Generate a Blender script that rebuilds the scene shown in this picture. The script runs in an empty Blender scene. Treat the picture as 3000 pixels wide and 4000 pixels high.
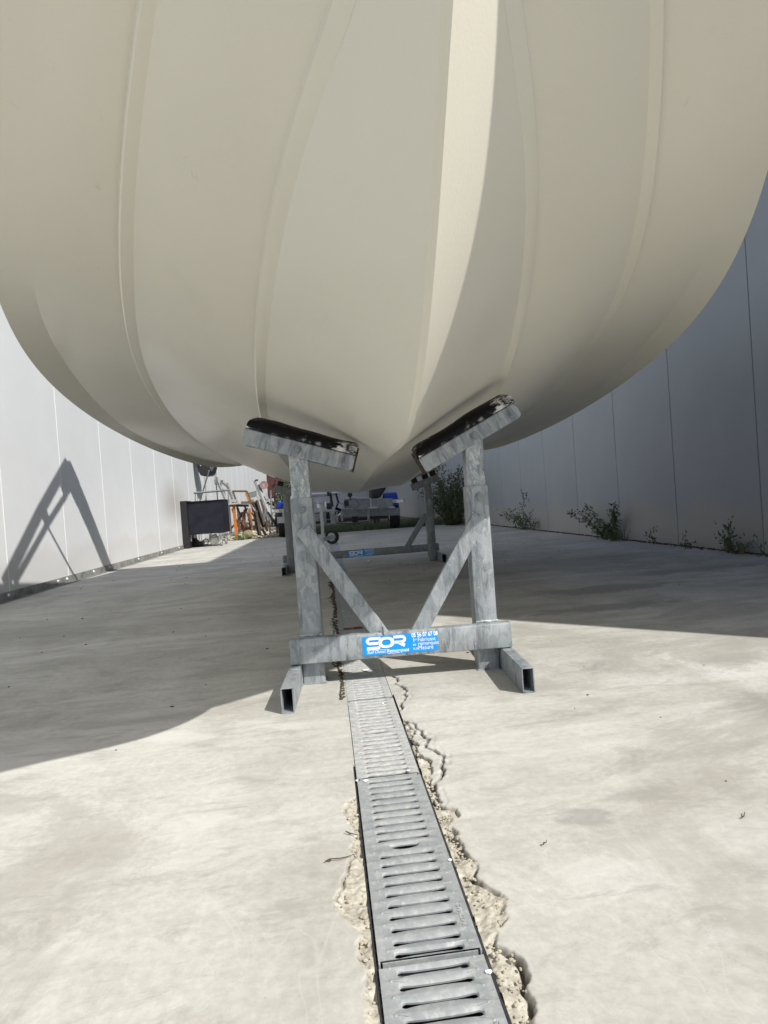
import bpy, bmesh, math, random
import numpy as np
from mathutils import Vector, Matrix, Euler
random.seed(7); rng = np.random.default_rng(7)
R = math.radians
S = bpy.context.scene
COL = S.collection

# ------------------------------------------------------------------ camera
CH = 0.55                                   # lens height above the concrete
CY, CP, CR = R(5.4), R(0.857), R(4.12)      # yaw to the right, pitch down, roll
fw0 = Vector((math.sin(CY), math.cos(CY), 0)); rt0 = Vector((math.cos(CY), -math.sin(CY), 0)); up0 = Vector((0, 0, 1))
fwd = fw0*math.cos(CP) - up0*math.sin(CP); up1 = up0*math.cos(CP) + fw0*math.sin(CP)
rgt = rt0*math.cos(CR) - up1*math.sin(CR); upv = up1*math.cos(CR) + rt0*math.sin(CR)
cam = bpy.data.cameras.new('camera'); cam_o = bpy.data.objects.new('camera', cam); COL.objects.link(cam_o)
cam_o.matrix_world = Matrix.Translation((0, 0, CH)) @ Matrix((rgt, upv, -fwd)).transposed().to_4x4()
cam.sensor_fit = 'VERTICAL'; cam.sensor_height = 24; cam.lens = 24*2400/4000
cam.clip_start = .02; cam.clip_end = 2000
S.camera = cam_o

# ------------------------------------------------------------------ light
SUN_EL, SUN_AZ = R(43), math.atan2(.72, -.69)   # azimuth measured from +Y towards +X
W = bpy.data.worlds.new('World'); S.world = W; W.use_nodes = True
nt = W.node_tree; bgn = nt.nodes['Background']
sky = nt.nodes.new('ShaderNodeTexSky'); sky.sky_type = 'NISHITA'; sky.sun_disc = False
sky.sun_elevation = SUN_EL; sky.sun_rotation = SUN_AZ; sky.dust_density = 1.5
nt.links.new(sky.outputs[0], bgn.inputs[0]); bgn.inputs[1].default_value = .09
sl = bpy.data.lights.new('sun', 'SUN'); sl.energy = 4.9; sl.angle = R(.55); sl.color = (1, .965, .905)
so = bpy.data.objects.new('sun', sl); COL.objects.link(so)
sdir = Vector((math.sin(SUN_AZ)*math.cos(SUN_EL), math.cos(SUN_AZ)*math.cos(SUN_EL), math.sin(SUN_EL)))
so.rotation_euler = sdir.to_track_quat('Z', 'Y').to_euler(); so.location = sdir*30
S.view_settings.view_transform = 'Standard'; S.view_settings.look = 'None'
S.view_settings.gamma = 1; S.view_settings.use_curve_mapping = False
S.view_settings.exposure = .13
S.render.engine = 'CYCLES'
S.cycles.max_bounces = 8; S.cycles.diffuse_bounces = 5

# ------------------------------------------------------------------ helpers
P0 = Vector((0, 0, CH))
def at(px, py, Y):
    """world point seen at photo pixel (px,py) that lies at distance Y down the yard"""
    d = fwd*2400 + rgt*(px-1500) - upv*(py-2000)
    return P0 + d*(Y/d.y)
def gnd(px, py, z=0.):
    d = fwd*2400 + rgt*(px-1500) - upv*(py-2000)
    return P0 + d*((z-CH)/d.z)

class MB:
    def __init__(s): s.v = []; s.f = []; s.m = []; s.mi = 0
    def add(s, vs, fs):
        o = len(s.v); s.v += [tuple(v) for v in vs]
        s.f += [tuple(i+o for i in f) for f in fs]; s.m += [s.mi]*len(fs)
    def box(s, c, size, rot=None):
        c = Vector(c); hx, hy, hz = [q/2 for q in size]
        vs = [Vector((x*hx, y*hy, z*hz)) for x in (-1, 1) for y in (-1, 1) for z in (-1, 1)]
        if rot is not None: vs = [rot @ v for v in vs]
        s.add([c+v for v in vs], [(0,1,3,2),(4,6,7,5),(0,4,5,1),(2,3,7,6),(0,2,6,4),(1,5,7,3)])
    def frame(s, a, b, up=(0,0,1)):
        a = Vector(a); b = Vector(b); z = (b-a).normalized(); u = Vector(up)
        x = u.cross(z)
        if x.length < 1e-4: x = Vector((0,1,0)).cross(z)
        x.normalize(); y = z.cross(x)
        return a, b, x, y, z
    def beam(s, a, b, w, h, up=(0,0,1)):
        """solid bar from a to b; w across, h along the up hint"""
        a, b, x, y, z = s.frame(a, b, up)
        vs = [p + x*sx*w/2 + y*sy*h/2 for p in (a, b) for sx, sy in ((-1,-1),(1,-1),(1,1),(-1,1))]
        s.add(vs, [(3,2,1,0),(4,5,6,7),(0,1,5,4),(1,2,6,5),(2,3,7,6),(3,0,4,7)])
    def tube(s, a, b, w, h, t=.004, up=(0,0,1), r=.004):
        """hollow rectangular section with rounded corners and open ends"""
        a, b, x, y, z = s.frame(a, b, up)
        def ring(w, h, r):
            pts = []
            for cx_, cy_, a0 in ((w/2-r, h/2-r, 0), (-w/2+r, h/2-r, 90), (-w/2+r, -h/2+r, 180), (w/2-r, -h/2+r, 270)):
                for k in (0, 45, 90): pts.append((cx_+r*math.cos(R(a0+k)), cy_+r*math.sin(R(a0+k))))
            return pts
        o = ring(w, h, r); i = ring(w-2*t, h-2*t, max(r-t, .0008)); n = len(o)
        vs = [p + x*q[0] + y*q[1] for p in (a, b) for rg in (o, i) for q in rg]
        fs = []
        for k in range(n):
            l = (k+1) % n
            fs += [(k, l, 2*n+l, 2*n+k), (n+l, n+k, 3*n+k, 3*n+l), (l, k, n+k, n+l), (2*n+k, 2*n+l, 3*n+l, 3*n+k)]
        s.add(vs, fs)
    def cyl(s, a, b, r, r2=None, n=16, cap=True):
        a, b, x, y, z = s.frame(a, b); r2 = r if r2 is None else r2
        vs = []
        for p, rr in ((a, r), (b, r2)):
            for k in range(n):
                t = 2*math.pi*k/n; vs.append(p + x*math.cos(t)*rr + y*math.sin(t)*rr)
        fs = [(k, (k+1) % n, n+(k+1) % n, n+k) for k in range(n)]
        if cap: fs += [tuple(range(n-1, -1, -1)), tuple(range(n, 2*n))]
        s.add(vs, fs)
    def pipe(s, pts, r, n=8):
        for a, b in zip(pts[:-1], pts[1:]): s.cyl(a, b, r, n=n)
        for p in pts[1:-1]: s.ball(p, r, 6, 4)
    def ball(s, c, r, n=10, m=6, sc=(1,1,1)):
        c = Vector(c); vs = []; fs = []
        for j in range(m+1):
            t = math.pi*j/m
            for k in range(n):
                q = 2*math.pi*k/n
                vs.append(c + Vector((math.sin(t)*math.cos(q)*r*sc[0], math.sin(t)*math.sin(q)*r*sc[1], math.cos(t)*r*sc[2])))
        for j in range(m):
            for k in range(n):
                fs.append((j*n+k, (j+1)*n+k, (j+1)*n+(k+1) % n, j*n+(k+1) % n))
        s.add(vs, fs)
    def lathe(s, c, axis, prof, n=28):
        """prof = [(along axis, radius)]"""
        c = Vector(c); z = Vector(axis).normalized(); x = z.orthogonal().normalized(); y = z.cross(x)
        vs = []; fs = []
        for (t, r) in prof:
            for k in range(n):
                q = 2*math.pi*k/n; vs.append(c + z*t + x*math.cos(q)*r + y*math.sin(q)*r)
        for j in range(len(prof)-1):
            for k in range(n):
                fs.append((j*n+k, j*n+(k+1) % n, (j+1)*n+(k+1) % n, (j+1)*n+k))
        s.add(vs, fs)
    def prism(s, poly, thick):
        """poly: 3D coplanar outline, extruded by vector thick"""
        n = len(poly); t = Vector(thick); vs = [Vector(p) for p in poly]; vs += [v+t for v in vs]
        fs = [tuple(range(n-1, -1, -1)), tuple(range(n, 2*n))] + [(k, (k+1) % n, n+(k+1) % n, n+k) for k in range(n)]
        s.add(vs, fs)
    def build(s, name, mat, parent=None, bevel=0, smooth=None, loc=None, rot=None, seg=2):
        me = bpy.data.meshes.new(name); me.from_pydata(s.v, [], s.f)
        mats = mat if isinstance(mat, (list, tuple)) else [mat]
        for m in mats: me.materials.append(m)
        if len(mats) > 1: me.polygons.foreach_set('material_index', s.m)
        bm = bmesh.new(); bm.from_mesh(me)
        bmesh.ops.recalc_face_normals(bm, faces=bm.faces)
        if bevel:
            es = [e for e in bm.edges if len(e.link_faces) == 2 and e.calc_face_angle(0) > R(35)]
            bmesh.ops.bevel(bm, geom=es, offset=bevel, segments=seg, affect='EDGES', profile=.6, clamp_overlap=True)
        bm.to_mesh(me); bm.free()
        if smooth:
            me.polygons.foreach_set('use_smooth', [True]*len(me.polygons)); me.set_sharp_from_angle(angle=R(smooth))
        return link(name, me, parent, loc, rot)
def link(name, me, parent=None, loc=None, rot=None):
    o = bpy.data.objects.new(name, me); COL.objects.link(o)
    if parent is not None: o.parent = parent
    if loc is not None: o.location = loc
    if rot is not None: o.rotation_euler = rot
    return o
def tag(o, label=None, cat=None, group=None, kind=None):
    if label: o['label'] = label
    if cat: o['category'] = cat
    if group: o['group'] = group
    if kind: o['kind'] = kind
    return o
def empty(name, loc=(0,0,0), rz=0, **k):
    o = bpy.data.objects.new(name, None); COL.objects.link(o); o.location = loc; o.rotation_euler = (0, 0, rz)
    o.empty_display_size = .1
    return tag(o, **k)

# ------------------------------------------------------------------ materials
class Mat:
    def __init__(s, name, col=(.5,.5,.5), rough=.6, metal=0, **kw):
        s.m = bpy.data.materials.new(name); s.m.use_nodes = True; s.n = s.m.node_tree; s.b = s.n.nodes['Principled BSDF']
        s.b.inputs['Base Color'].default_value = (*col, 1); s.b.inputs['Roughness'].default_value = rough
        s.b.inputs['Metallic'].default_value = metal
        for k, v in kw.items(): s.b.inputs[k].default_value = v
        s.tc = s.n.nodes.new('ShaderNodeTexCoord')
    def N(s, t, **kw):
        n = s.n.nodes.new(t)
        for k, v in kw.items():
            if k in n.inputs: n.inputs[k].default_value = v
            else: setattr(n, k, v)
        return n
    def L(s, a, b): s.n.links.new(a, b)
    def map(s, scale=(1,1,1), coord='Object', rot=(0,0,0)):
        m = s.N('ShaderNodeMapping'); m.inputs['Scale'].default_value = scale; m.inputs['Rotation'].default_value = rot
        s.L(s.tc.outputs[coord], m.inputs[0]); return m.outputs[0]
    def noise(s, scale, detail=4, rough=.55, vec=None, dist=0):
        n = s.N('ShaderNodeTexNoise'); n.inputs['Scale'].default_value = scale; n.inputs['Detail'].default_value = detail
        n.inputs['Roughness'].default_value = rough; n.inputs['Distortion'].default_value = dist
        if vec is not None: s.L(vec, n.inputs['Vector'])
        return n.outputs[0]
    def vor(s, scale, vec=None, feature='F1', out=0):
        n = s.N('ShaderNodeTexVoronoi'); n.feature = feature; n.inputs['Scale'].default_value = scale
        if vec is not None: s.L(vec, n.inputs['Vector'])
        return n.outputs[out]
    def ramp(s, fac, *stops, interp='LINEAR'):
        n = s.N('ShaderNodeValToRGB'); n.color_ramp.interpolation = interp
        el = n.color_ramp.elements
        while len(el) < len(stops): el.new(.5)
        for e, (p, c) in zip(el, stops):
            e.position = p; e.color = (*c, 1) if isinstance(c, tuple) else (c, c, c, 1)
        s.L(fac, n.inputs[0]); return n.outputs[0]
    def mix(s, fac, a, b, mode='MIX'):
        n = s.N('ShaderNodeMix'); n.data_type = 'RGBA'; n.blend_type = mode; n.clamp_factor = True
        for v, i in ((fac, 0), (a, 6), (b, 7)):
            if isinstance(v, (int, float)): n.inputs[i].default_value = v if i == 0 else (v, v, v, 1)
            elif isinstance(v, tuple): n.inputs[i].default_value = (*v, 1)
            else: s.L(v, n.inputs[i])
        return n.outputs[2]
    def math(s, op, a, b=0.):
        n = s.N('ShaderNodeMath'); n.operation = op
        for i, v in enumerate((a, b)):
            if isinstance(v, (int, float)): n.inputs[i].default_value = v
            else: s.L(v, n.inputs[i])
        return n.outputs[0]
    def col(s, o): s.L(o, s.b.inputs['Base Color'])
    def rgh(s, o): s.L(o, s.b.inputs['Roughness'])
    def bump(s, h, strength=.3, dist=.002):
        n = s.N('ShaderNodeBump'); n.inputs['Strength'].default_value = strength; n.inputs['Distance'].default_value = dist
        s.L(h, n.inputs['Height'])
        if s.b.inputs['Normal'].links: s.L(s.b.inputs['Normal'].links[0].from_socket, n.inputs['Normal'])
        s.L(n.outputs[0], s.b.inputs['Normal'])
def plain(name, col, rough=.6, metal=0, var=.25, scale=25, bump=.1, **kw):
    m = Mat(name, col, rough, metal, **kw)
    n = m.noise(scale, 5, .6, m.map())
    a = tuple(c*(1-var) for c in col); b = tuple(min(1, c*(1+var)) for c in col)
    m.col(m.ramp(n, (.3, a), (.7, b))); m.bump(n, bump, .002)
    return m.m

# concrete yard
m = Mat('concrete', rough=.85)
w = m.map()
big = m.noise(.9, 5, .6, w, .6); mid = m.noise(2.3, 7, .62, m.map((1,.55,1), rot=(0,0,.5)), .8); fine = m.noise(60, 4, .7, w); grit = m.noise(420, 2, .6, w)
c = m.ramp(mid, (.28, (.335,.328,.298)), (.5, (.425,.416,.383)), (.72, (.54,.533,.50)))
c = m.mix(m.ramp(big, (.35, 0.), (.7, .45)), c, (.53,.52,.475))
smud = m.noise(2.1, 3, .5, m.map((1,.8,1)), .3)
c = m.mix(m.math('MULTIPLY', m.ramp(smud, (.60, 0.), (.74, 1.)), m.ramp(m.noise(9, 6, .7, w, 1.), (.42, 0.), (.66, .8))), c, (.20,.19,.175))
c = m.mix(m.ramp(m.noise(3.3, 5, .7, m.map((.4,2.2,1), rot=(0,0,-.25)), .5), (.56, 0.), (.75, .45)), c, (.29,.27,.24))
c = m.mix(.24, c, m.ramp(fine, (.3, .25), (.7, .74)), 'OVERLAY')
c = m.mix(m.ramp(m.noise(190, 2, .6, w), (.66, 0.), (.74, .4)), c, (.24,.235,.22))
c = m.mix(m.ramp(m.noise(1.5, 8, .68, m.map((.35,1.6,1), rot=(0,0,.35)), .5), (.50, 0.), (.62, .6)), c, (.60,.59,.56))
c = m.mix(.1, c, m.ramp(m.noise(13, 8, .72, m.map((.7,1.5,1), rot=(0,0,.3)), .6), (.32, .2), (.68, .78)), 'OVERLAY')
c = m.mix(m.ramp(m.noise(2.6, 6, .7, m.map((.5,1.3,1), rot=(0,0,.7)), .9), (.57, 0.), (.70, .6)), c, (.335,.32,.285))
c = m.mix(m.ramp(m.noise(23, 4, .8, m.map((.8,2.,1), rot=(0,0,-.4)), .2), (.66, 0.), (.76, .3)), c, (.66,.655,.62))
c = m.mix(m.ramp(m.vor(38, w), (.0, .7), (.045, 0.)), c, (.72,.72,.70))
scr = m.noise(1.6, 2, .5, m.map((1,1,1), rot=(0,0,.9)), 3.)
c = m.mix(m.ramp(scr, (.498, 0.), (.5, .16), (.502, 0.)), c, (.68,.66,.62))
ge = m.N('ShaderNodeNewGeometry'); brk_n = m.noise(6.5, 7, .72, m.map((.8,1.3,1)), .8)
for sx_, sy_, rx_, ry_, st_ in ((1.06,1.36,.16,.085,.75),(.40,.99,.05,.03,.6),(.52,1.04,.07,.025,.45),(1.45,3.2,.42,.13,.85),(1.25,2.7,.34,.09,.8),(2.2,3.6,.5,.1,.7),(.9,4.2,.5,.13,.6),(1.35,1.75,.3,.07,.45),(1.9,4.6,.8,.2,.4),(-1.6,3.2,.6,.2,.3),(-.5,3.6,.5,.15,.3)):
    v1 = m.N('ShaderNodeVectorMath'); v1.operation = 'SUBTRACT'; m.L(ge.outputs['Position'], v1.inputs[0]); v1.inputs[1].default_value = (sx_, sy_, 0)
    v2 = m.N('ShaderNodeVectorMath'); v2.operation = 'MULTIPLY'; m.L(v1.outputs[0], v2.inputs[0]); v2.inputs[1].default_value = (1/rx_, 1/ry_, 0)
    v3 = m.N('ShaderNodeVectorMath'); v3.operation = 'LENGTH'; m.L(v2.outputs[0], v3.inputs[0])
    ff = m.math('SUBTRACT', m.math('MULTIPLY', brk_n, 3.2), v3.outputs['Value'])
    c = m.mix(m.ramp(ff, (.40, 0.), (1.15, st_*.8)), c, (.21,.203,.19))
stn = m.noise(1.25, 10, .76, m.map((.75,1.25,1), rot=(0,0,.6)), 1.1)
c = m.mix(m.ramp(stn, (.50, 0.), (.57, .5), (.66, .72)), c, (.315,.30,.265))
c = m.mix(m.ramp(m.noise(7.5, 8, .78, m.map((.6,1.5,1), rot=(0,0,.45)), .7), (.53, 0.), (.62, .5)), c, (.30,.29,.262))
c = m.mix(m.ramp(m.vor(95, w), (.0, .55), (.10, 0.)), c, (.22,.21,.19))
c = m.mix(m.ramp(m.vor(21, m.map((1,3.2,1), rot=(0,0,1.1))), (.0, .6), (.022, 0.)), c, (.13,.12,.10))
c = m.mix(m.ramp(m.vor(14, m.map((2.6,1,1), rot=(0,0,.4))), (.0, .75), (.03, 0.)), c, (.74,.735,.71))
# freshly broken, yellowish mortar where the slab has spalled
at_ = m.N('ShaderNodeAttribute'); at_.attribute_name = 'broken'
bc = m.ramp(m.noise(70, 8, .75, w, .6), (.25, (.17,.15,.115)), (.46, (.39,.365,.30)), (.7, (.59,.57,.50)))
bc = m.mix(m.ramp(m.vor(160, w), (.0, .8), (.25, 0.)), bc, (.52,.50,.46))
c = m.mix(at_.outputs['Fac'], c, bc)
at2 = m.N('ShaderNodeAttribute'); at2.attribute_name = 'crack'
c = m.mix(at2.outputs['Fac'], c, (.06,.052,.04))
m.col(c); m.rgh(m.ramp(mid, (.3, .78), (.7, .92)))
m.bump(m.noise(55, 8, .75, w), .2, .0011); m.bump(grit, .35, .0006)
M_CONC = m.m

def galv(name, dark=.27, light=.50, scale=34, metal=.35, stain=.5, crust=False):
    m = Mat(name, rough=.5, metal=metal)
    w = m.map((1,1,.55)); ww = m.N('ShaderNodeMix'); ww.data_type = 'VECTOR'
    nz = m.N('ShaderNodeTexNoise'); nz.inputs['Scale'].default_value = 22; m.L(w, nz.inputs['Vector'])
    ww.inputs[0].default_value = .045; m.L(w, ww.inputs[4]); m.L(nz.outputs[1], ww.inputs[5])
    cell = m.vor(scale, ww.outputs[1], out=1)
    bw = m.N('ShaderNodeSeparateColor'); m.L(cell, bw.inputs[0])
    n2 = m.noise(9, 5, .6, m.map((1.6,1.6,.5))); n3 = m.noise(120, 3, .7, m.map())
    t = m.math('ADD', m.math('MULTIPLY', bw.outputs[0], .32), m.math('MULTIPLY', n2, .68))
    c = m.ramp(t, (.22, (dark*.84, dark*.97, dark*1.07)), (.5, ((dark+light)*.465, (dark+light)*.51, (dark+light)*.535)), (.8, (light*.94, light, light*1.03)))
    c = m.mix(m.math('MULTIPLY', m.ramp(m.noise(16, 7, .75, m.map((2.4,2.4,.35)), .4), (.50, 0.), (.66, 1.)), stain), c, (.115,.125,.15))
    c = m.mix(m.ramp(n3, (.62, 0.), (.72, .5)), c, (.62,.64,.64))
    if crust: c = m.mix(m.ramp(m.noise(48, 7, .8, m.map((1.2,1.2,.6)), .7), (.50, 0.), (.57, .85)), c, (.60,.64,.66))
    m.col(c); m.rgh(m.ramp(n2, (.3, .38), (.7, .62)))
    m.bump(n3, .12, .0006); m.bump(t, .1, .0008)
    return m.m
M_GALV = galv('galvanised_steel', .235, .45, 64, .3, .95)
M_GALV2 = galv('weathered_galvanised_steel', .24, .50, 70, .25, .9, True)
M_GALVD = galv('dull_galvanised_steel', .17, .31, 40, .3, .4)
# grate: lime-crusted galvanised sheet
m = Mat('grate_steel', rough=.55, metal=.3); w = m.map()
n1 = m.noise(14, 6, .7, w); n2 = m.noise(75, 6, .75, w); geo = m.N('ShaderNodeObjectInfo')
c = m.ramp(n1, (.3, (.27,.295,.31)), (.7, (.41,.435,.445)))
c = m.mix(m.ramp(n2, (.48, 0.), (.66, .6)), c, (.57,.57,.55))
c = m.mix(m.ramp(m.noise(5, 5, .7, w), (.5, 0.), (.68, .55)), c, (.50,.495,.47))
wp = m.map((1,1,1))
m.col(c); m.bump(n2, .2, .001); M_GRATE = m.m
m = Mat('crusted_grate_steel', rough=.75, metal=.1); w = m.map()
n2 = m.noise(60, 6, .75, m.map((1,2,1)))
c = m.mix(m.ramp(n2, (.40, 0.), (.60, 1.)), (.32,.345,.36), (.52,.515,.485))
m.col(c); m.bump(n2, .6, .003); M_GRATE2 = m.m
M_CHAN = plain('dark_channel_polymer', (.028,.03,.032), .8, var=.5, scale=60, bump=.4)
# hull gelcoat
m = Mat('gelcoat', rough=.42); w = m.map()
m.b.inputs['Coat Weight'].default_value = .28; m.b.inputs['Coat Roughness'].default_value = .16
c = m.ramp(m.noise(1.2, 3, .5, w), (.3, (.665,.64,.55)), (.7, (.705,.68,.59)))
c = m.mix(m.ramp(m.noise(5, 6, .7, m.map((1,.25,2.)), .5), (.6, 0.), (.8, .12)), c, (.42,.40,.33))
c = m.mix(m.math('MULTIPLY', m.ramp(m.noise(2.2, 3, .5, w), (.5, 0.), (.62, 1.)), m.ramp(m.noise(26, 6, .8, m.map((1.5,.4,1.5), rot=(.3,0,.4)), 1.5), (.62, 0.), (.70, .35))), c, (.36,.34,.29))
m.col(c); m.rgh(m.ramp(m.noise(3, 4, .6, w), (.3, .36), (.7, .5)))
m.bump(m.noise(170, 3, .6, w), .32, .0011); m.bump(m.noise(1.8, 2, .5, w), .12, .01); M_HULL = m.m
M_DECK = plain('deck_white', (.7,.7,.68), .5, var=.05)
# sandwich wall panels
def wallmat(name, a, b, rib=.12, dirt=.5):
    m = Mat(name, rough=.42); w = m.map()
    c = m.ramp(m.noise(1.1, 4, .6, w), (.3, a), (.7, b))
    # splash dirt that has crept up from the ground
    sx = m.N('ShaderNodeSeparateXYZ'); m.L(m.tc.outputs['Object'], sx.inputs[0])
    hgt = m.math('ADD', sx.outputs[2], m.math('MULTIPLY', m.noise(2.3, 5, .65, w), -.5))
    c = m.mix(m.math('MULTIPLY', m.ramp(hgt, (-.1, 1.), (.14, 0.)), dirt), c, (.40,.37,.31))
    c = m.mix(m.ramp(m.noise(7, 7, .8, m.map((1,3,.6)), .9), (.66, 0.), (.75, .35)), c, (.34,.33,.31))
    c = m.mix(m.ramp(m.vor(5.2, m.map((1,1,1.7))), (.0, .75), (.02, 0.)), c, (.16,.16,.16))
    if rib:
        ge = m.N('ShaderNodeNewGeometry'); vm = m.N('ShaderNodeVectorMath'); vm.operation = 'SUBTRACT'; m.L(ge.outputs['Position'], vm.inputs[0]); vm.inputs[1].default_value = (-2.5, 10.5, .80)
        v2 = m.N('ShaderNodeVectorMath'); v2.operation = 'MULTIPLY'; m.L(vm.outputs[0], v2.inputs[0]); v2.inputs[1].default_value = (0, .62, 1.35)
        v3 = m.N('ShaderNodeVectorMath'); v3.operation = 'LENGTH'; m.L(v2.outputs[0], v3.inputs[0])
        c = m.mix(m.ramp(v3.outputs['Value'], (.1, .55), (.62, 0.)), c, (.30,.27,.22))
    wv = m.N('ShaderNodeTexWave'); wv.bands_direction = 'Y'; wv.inputs['Scale'].default_value = 10.5; m.L(w, wv.inputs[0])
    m.bump(wv.outputs[1], rib, .0012); m.bump(m.noise(2.5, 3, .5, w), .2, .006)
    m.col(c); return m.m
M_WALLL = wallmat('white_panel_paint', (.60,.62,.635), (.66,.675,.69), .12, .25)
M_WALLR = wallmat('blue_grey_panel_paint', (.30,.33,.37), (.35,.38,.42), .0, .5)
M_SEAM = plain('painted_glint_joint', (.82,.83,.83), .5, var=.04)  # whiter than the panels, standing in for joint edges that catch the sun
M_GAP = plain('dark_joint', (.09,.10,.12), .8)
M_SEAMR = plain('grey_joint', (.22,.25,.30), .6, var=.1)
M_TRIM = plain('base_flashing', (.26,.265,.25), .55, .3, var=.4, scale=9)
M_WHITE = plain('white_plastic', (.78,.79,.78), .4, var=.04)
M_PRINT = plain('white_print', (.86,.88,.9), .35, var=.02)
M_BLUE = plain('blue_sticker', (.002,.29,.78), .3, var=.06, scale=8, bump=.02)
M_RUB = None
m = Mat('black_carpeted_pad', rough=.55); w = m.map()
n1 = m.noise(26, 8, .8, m.map((1,1.,2.2)), .5); n0 = m.noise(7, 3, .5, w)
fac = m.math('MULTIPLY', m.ramp(n1, (.49, 0.), (.56, 1.)), m.ramp(n0, (.47, 0.), (.54, 1.)))
m.col(m.mix(fac, (.007,.007,.008), (.66,.67,.66))); m.bump(m.noise(200, 3, .6, w), .3, .001); m.b.inputs['Specular IOR Level'].default_value = .15; M_PAD = m.m
M_BLACK = plain('black_paint', (.014,.014,.016), .45, var=.3)
M_RUBBER = plain('tyre_rubber', (.018,.018,.019), .8, var=.3, scale=60)
M_GREYRUB = plain('grey_caster_rubber', (.30,.30,.29), .7)
M_STEEL = plain('bolt_zinc', (.26,.28,.29), .35, .6, var=.3, scale=90)
M_ORANGE = plain('orange_paint', (.46,.145,.02), .5, var=.3, scale=18)
M_RUST = plain('rust_red_paint', (.075,.02,.018), .65, var=.4, scale=20)
M_RUSTP = plain('rusty_debris', (.23,.075,.03), .8, var=.4, scale=60)
M_PINK = plain('faded_red_wheel', (.26,.16,.155), .6)
M_WOOD = plain('weathered_timber', (.14,.10,.07), .85, var=.45, scale=30)
M_WOODL = plain('grey_timber', (.38,.34,.29), .85, var=.35, scale=30)
M_DARKWOOD = plain('dark_timber', (.035,.026,.02), .8, var=.5, scale=30)
M_NAVY = plain('blue_mudguard', (.004,.025,.26), .35, var=.1)
M_ALU = plain('pale_aluminium', (.43,.44,.44), .45, .25, var=.15)
M_GREENP = plain('grey_green_board', (.17,.20,.19), .6)
M_TARP = plain('dark_cover', (.03,.03,.034), .55, var=.3, scale=4)
M_VAN = plain('body_paint_with_shade', (.40,.44,.50), .4, var=.06, scale=2)  # white body; the grey-blue of its shade is put into the colour
M_BROWN = plain('brown_frame', (.10,.065,.05), .6, var=.4)
m = Mat('black_tank_steel', rough=.38); w = m.map()
n1 = m.noise(3, 6, .7, w, .5)
c = m.ramp(n1, (.3, (.006,.007,.012)), (.7, (.020,.022,.034)))
c = m.mix(m.ramp(m.vor(46, w), (.0, .6), (.07, 0.)), c, (.32,.32,.32))
m.col(c); m.rgh(m.ramp(n1, (.3, .3), (.7, .55))); m.bump(m.noise(9, 4, .6, w), .15, .004); m.b.inputs['Specular IOR Level'].default_value = .25; M_TANK = m.m
def leafm(name, a, b):
    m = Mat(name, rough=.55); oi = m.N('ShaderNodeObjectInfo')
    n = m.noise(9, 3, .6, m.map()); m.col(m.ramp(n, (.35, a), (.65, b)))
    m.b.inputs['Subsurface Weight'].default_value = 0
    return m.m
M_LEAF = leafm('dark_leaf', (.03,.06,.022), (.085,.13,.05))
M_WEED = leafm('weed_leaf', (.045,.08,.028), (.10,.145,.055))
M_WEEDL = leafm('pale_weed_leaf', (.12,.18,.07), (.28,.33,.16))
M_STEM = plain('stem', (.07,.055,.035), .8)
M_STONE = plain('gravel_stone', (.50,.46,.37), .85, var=.45, scale=6)
M_DIRT = plain('dirt', (.16,.14,.11), .9, var=.45, scale=7, bump=.6)
M_LOG = plain('mossy_stone', (.20,.17,.10), .9, var=.5, scale=30)

# ------------------------------------------------------------------ ground
DX0, DX1 = .018, .155        # drain opening
DY0, DY1 = -.28, 12.75       # drain run
GY1 = 12.8                   # far edge of the slab
def vnoise(x, y, seed=0):
    r = np.random.default_rng(seed); T = r.random((256, 256))
    xi = np.floor(x).astype(int); yi = np.floor(y).astype(int); fx = x-xi; fy = y-yi
    fx = fx*fx*(3-2*fx); fy = fy*fy*(3-2*fy)
    g = lambda a, b: T[a % 256, b % 256]
    return (g(xi, yi)*(1-fx)+g(xi+1, yi)*fx)*(1-fy)+(g(xi, yi+1)*(1-fx)+g(xi+1, yi+1)*fx)*fy
def fbm(x, y, f, o=5, g=.5, seed=0):
    s = 0; a = 1; t = 0
    for k in range(o):
        s = s+a*vnoise(x*f, y*f, seed+k); t += a; a *= g; f *= 2.03
    return s/t
def Z5(l): return np.array([tuple(gnd(1200+x/1.4744, 2500+y/1.4744))[:2] for x, y in l])
def jag(P, amp, n=5, seed=1):
    """roughen a polyline the way a break in mortar runs"""
    r = np.random.default_rng(seed); P = [np.array(p) for p in P]
    for k in range(n):
        Q = [P[0]]
        for a, b in zip(P[:-1], P[1:]):
            d = b-a; L = np.hypot(*d)
            if L > .006: Q.append((a+b)/2 + np.array([-d[1], d[0]])*r.uniform(-amp, amp))
            Q.append(b)
        P = Q
    return np.array(P)
def segd(X, Y, P):
    d = np.full(X.shape, 9.)
    for a, b in zip(P[:-1], P[1:]):
        x0, x1 = min(a[0], b[0])-.03, max(a[0], b[0])+.03; y0, y1 = min(a[1], b[1])-.03, max(a[1], b[1])+.03
        i = np.where((X > x0) & (X < x1) & (Y > y0) & (Y < y1))
        if len(i[0]) == 0: continue
        px, py = X[i]-a[0], Y[i]-a[1]; v = b-a; L = (v**2).sum()+1e-12
        t = np.clip((px*v[0]+py*v[1])/L, 0, 1)
        d[i] = np.minimum(d[i], np.hypot(px-t*v[0], py-t*v[1]))
    return d
def inside(X, Y, P):
    c = np.zeros(X.shape, bool)
    for a, b in zip(P, np.roll(P, -1, 0)):
        if a[1] == b[1]: continue
        c ^= ((a[1] > Y) != (b[1] > Y)) & (X < (b[0]-a[0])*(Y-a[1])/(b[1]-a[1])+a[0])
    return c
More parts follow.
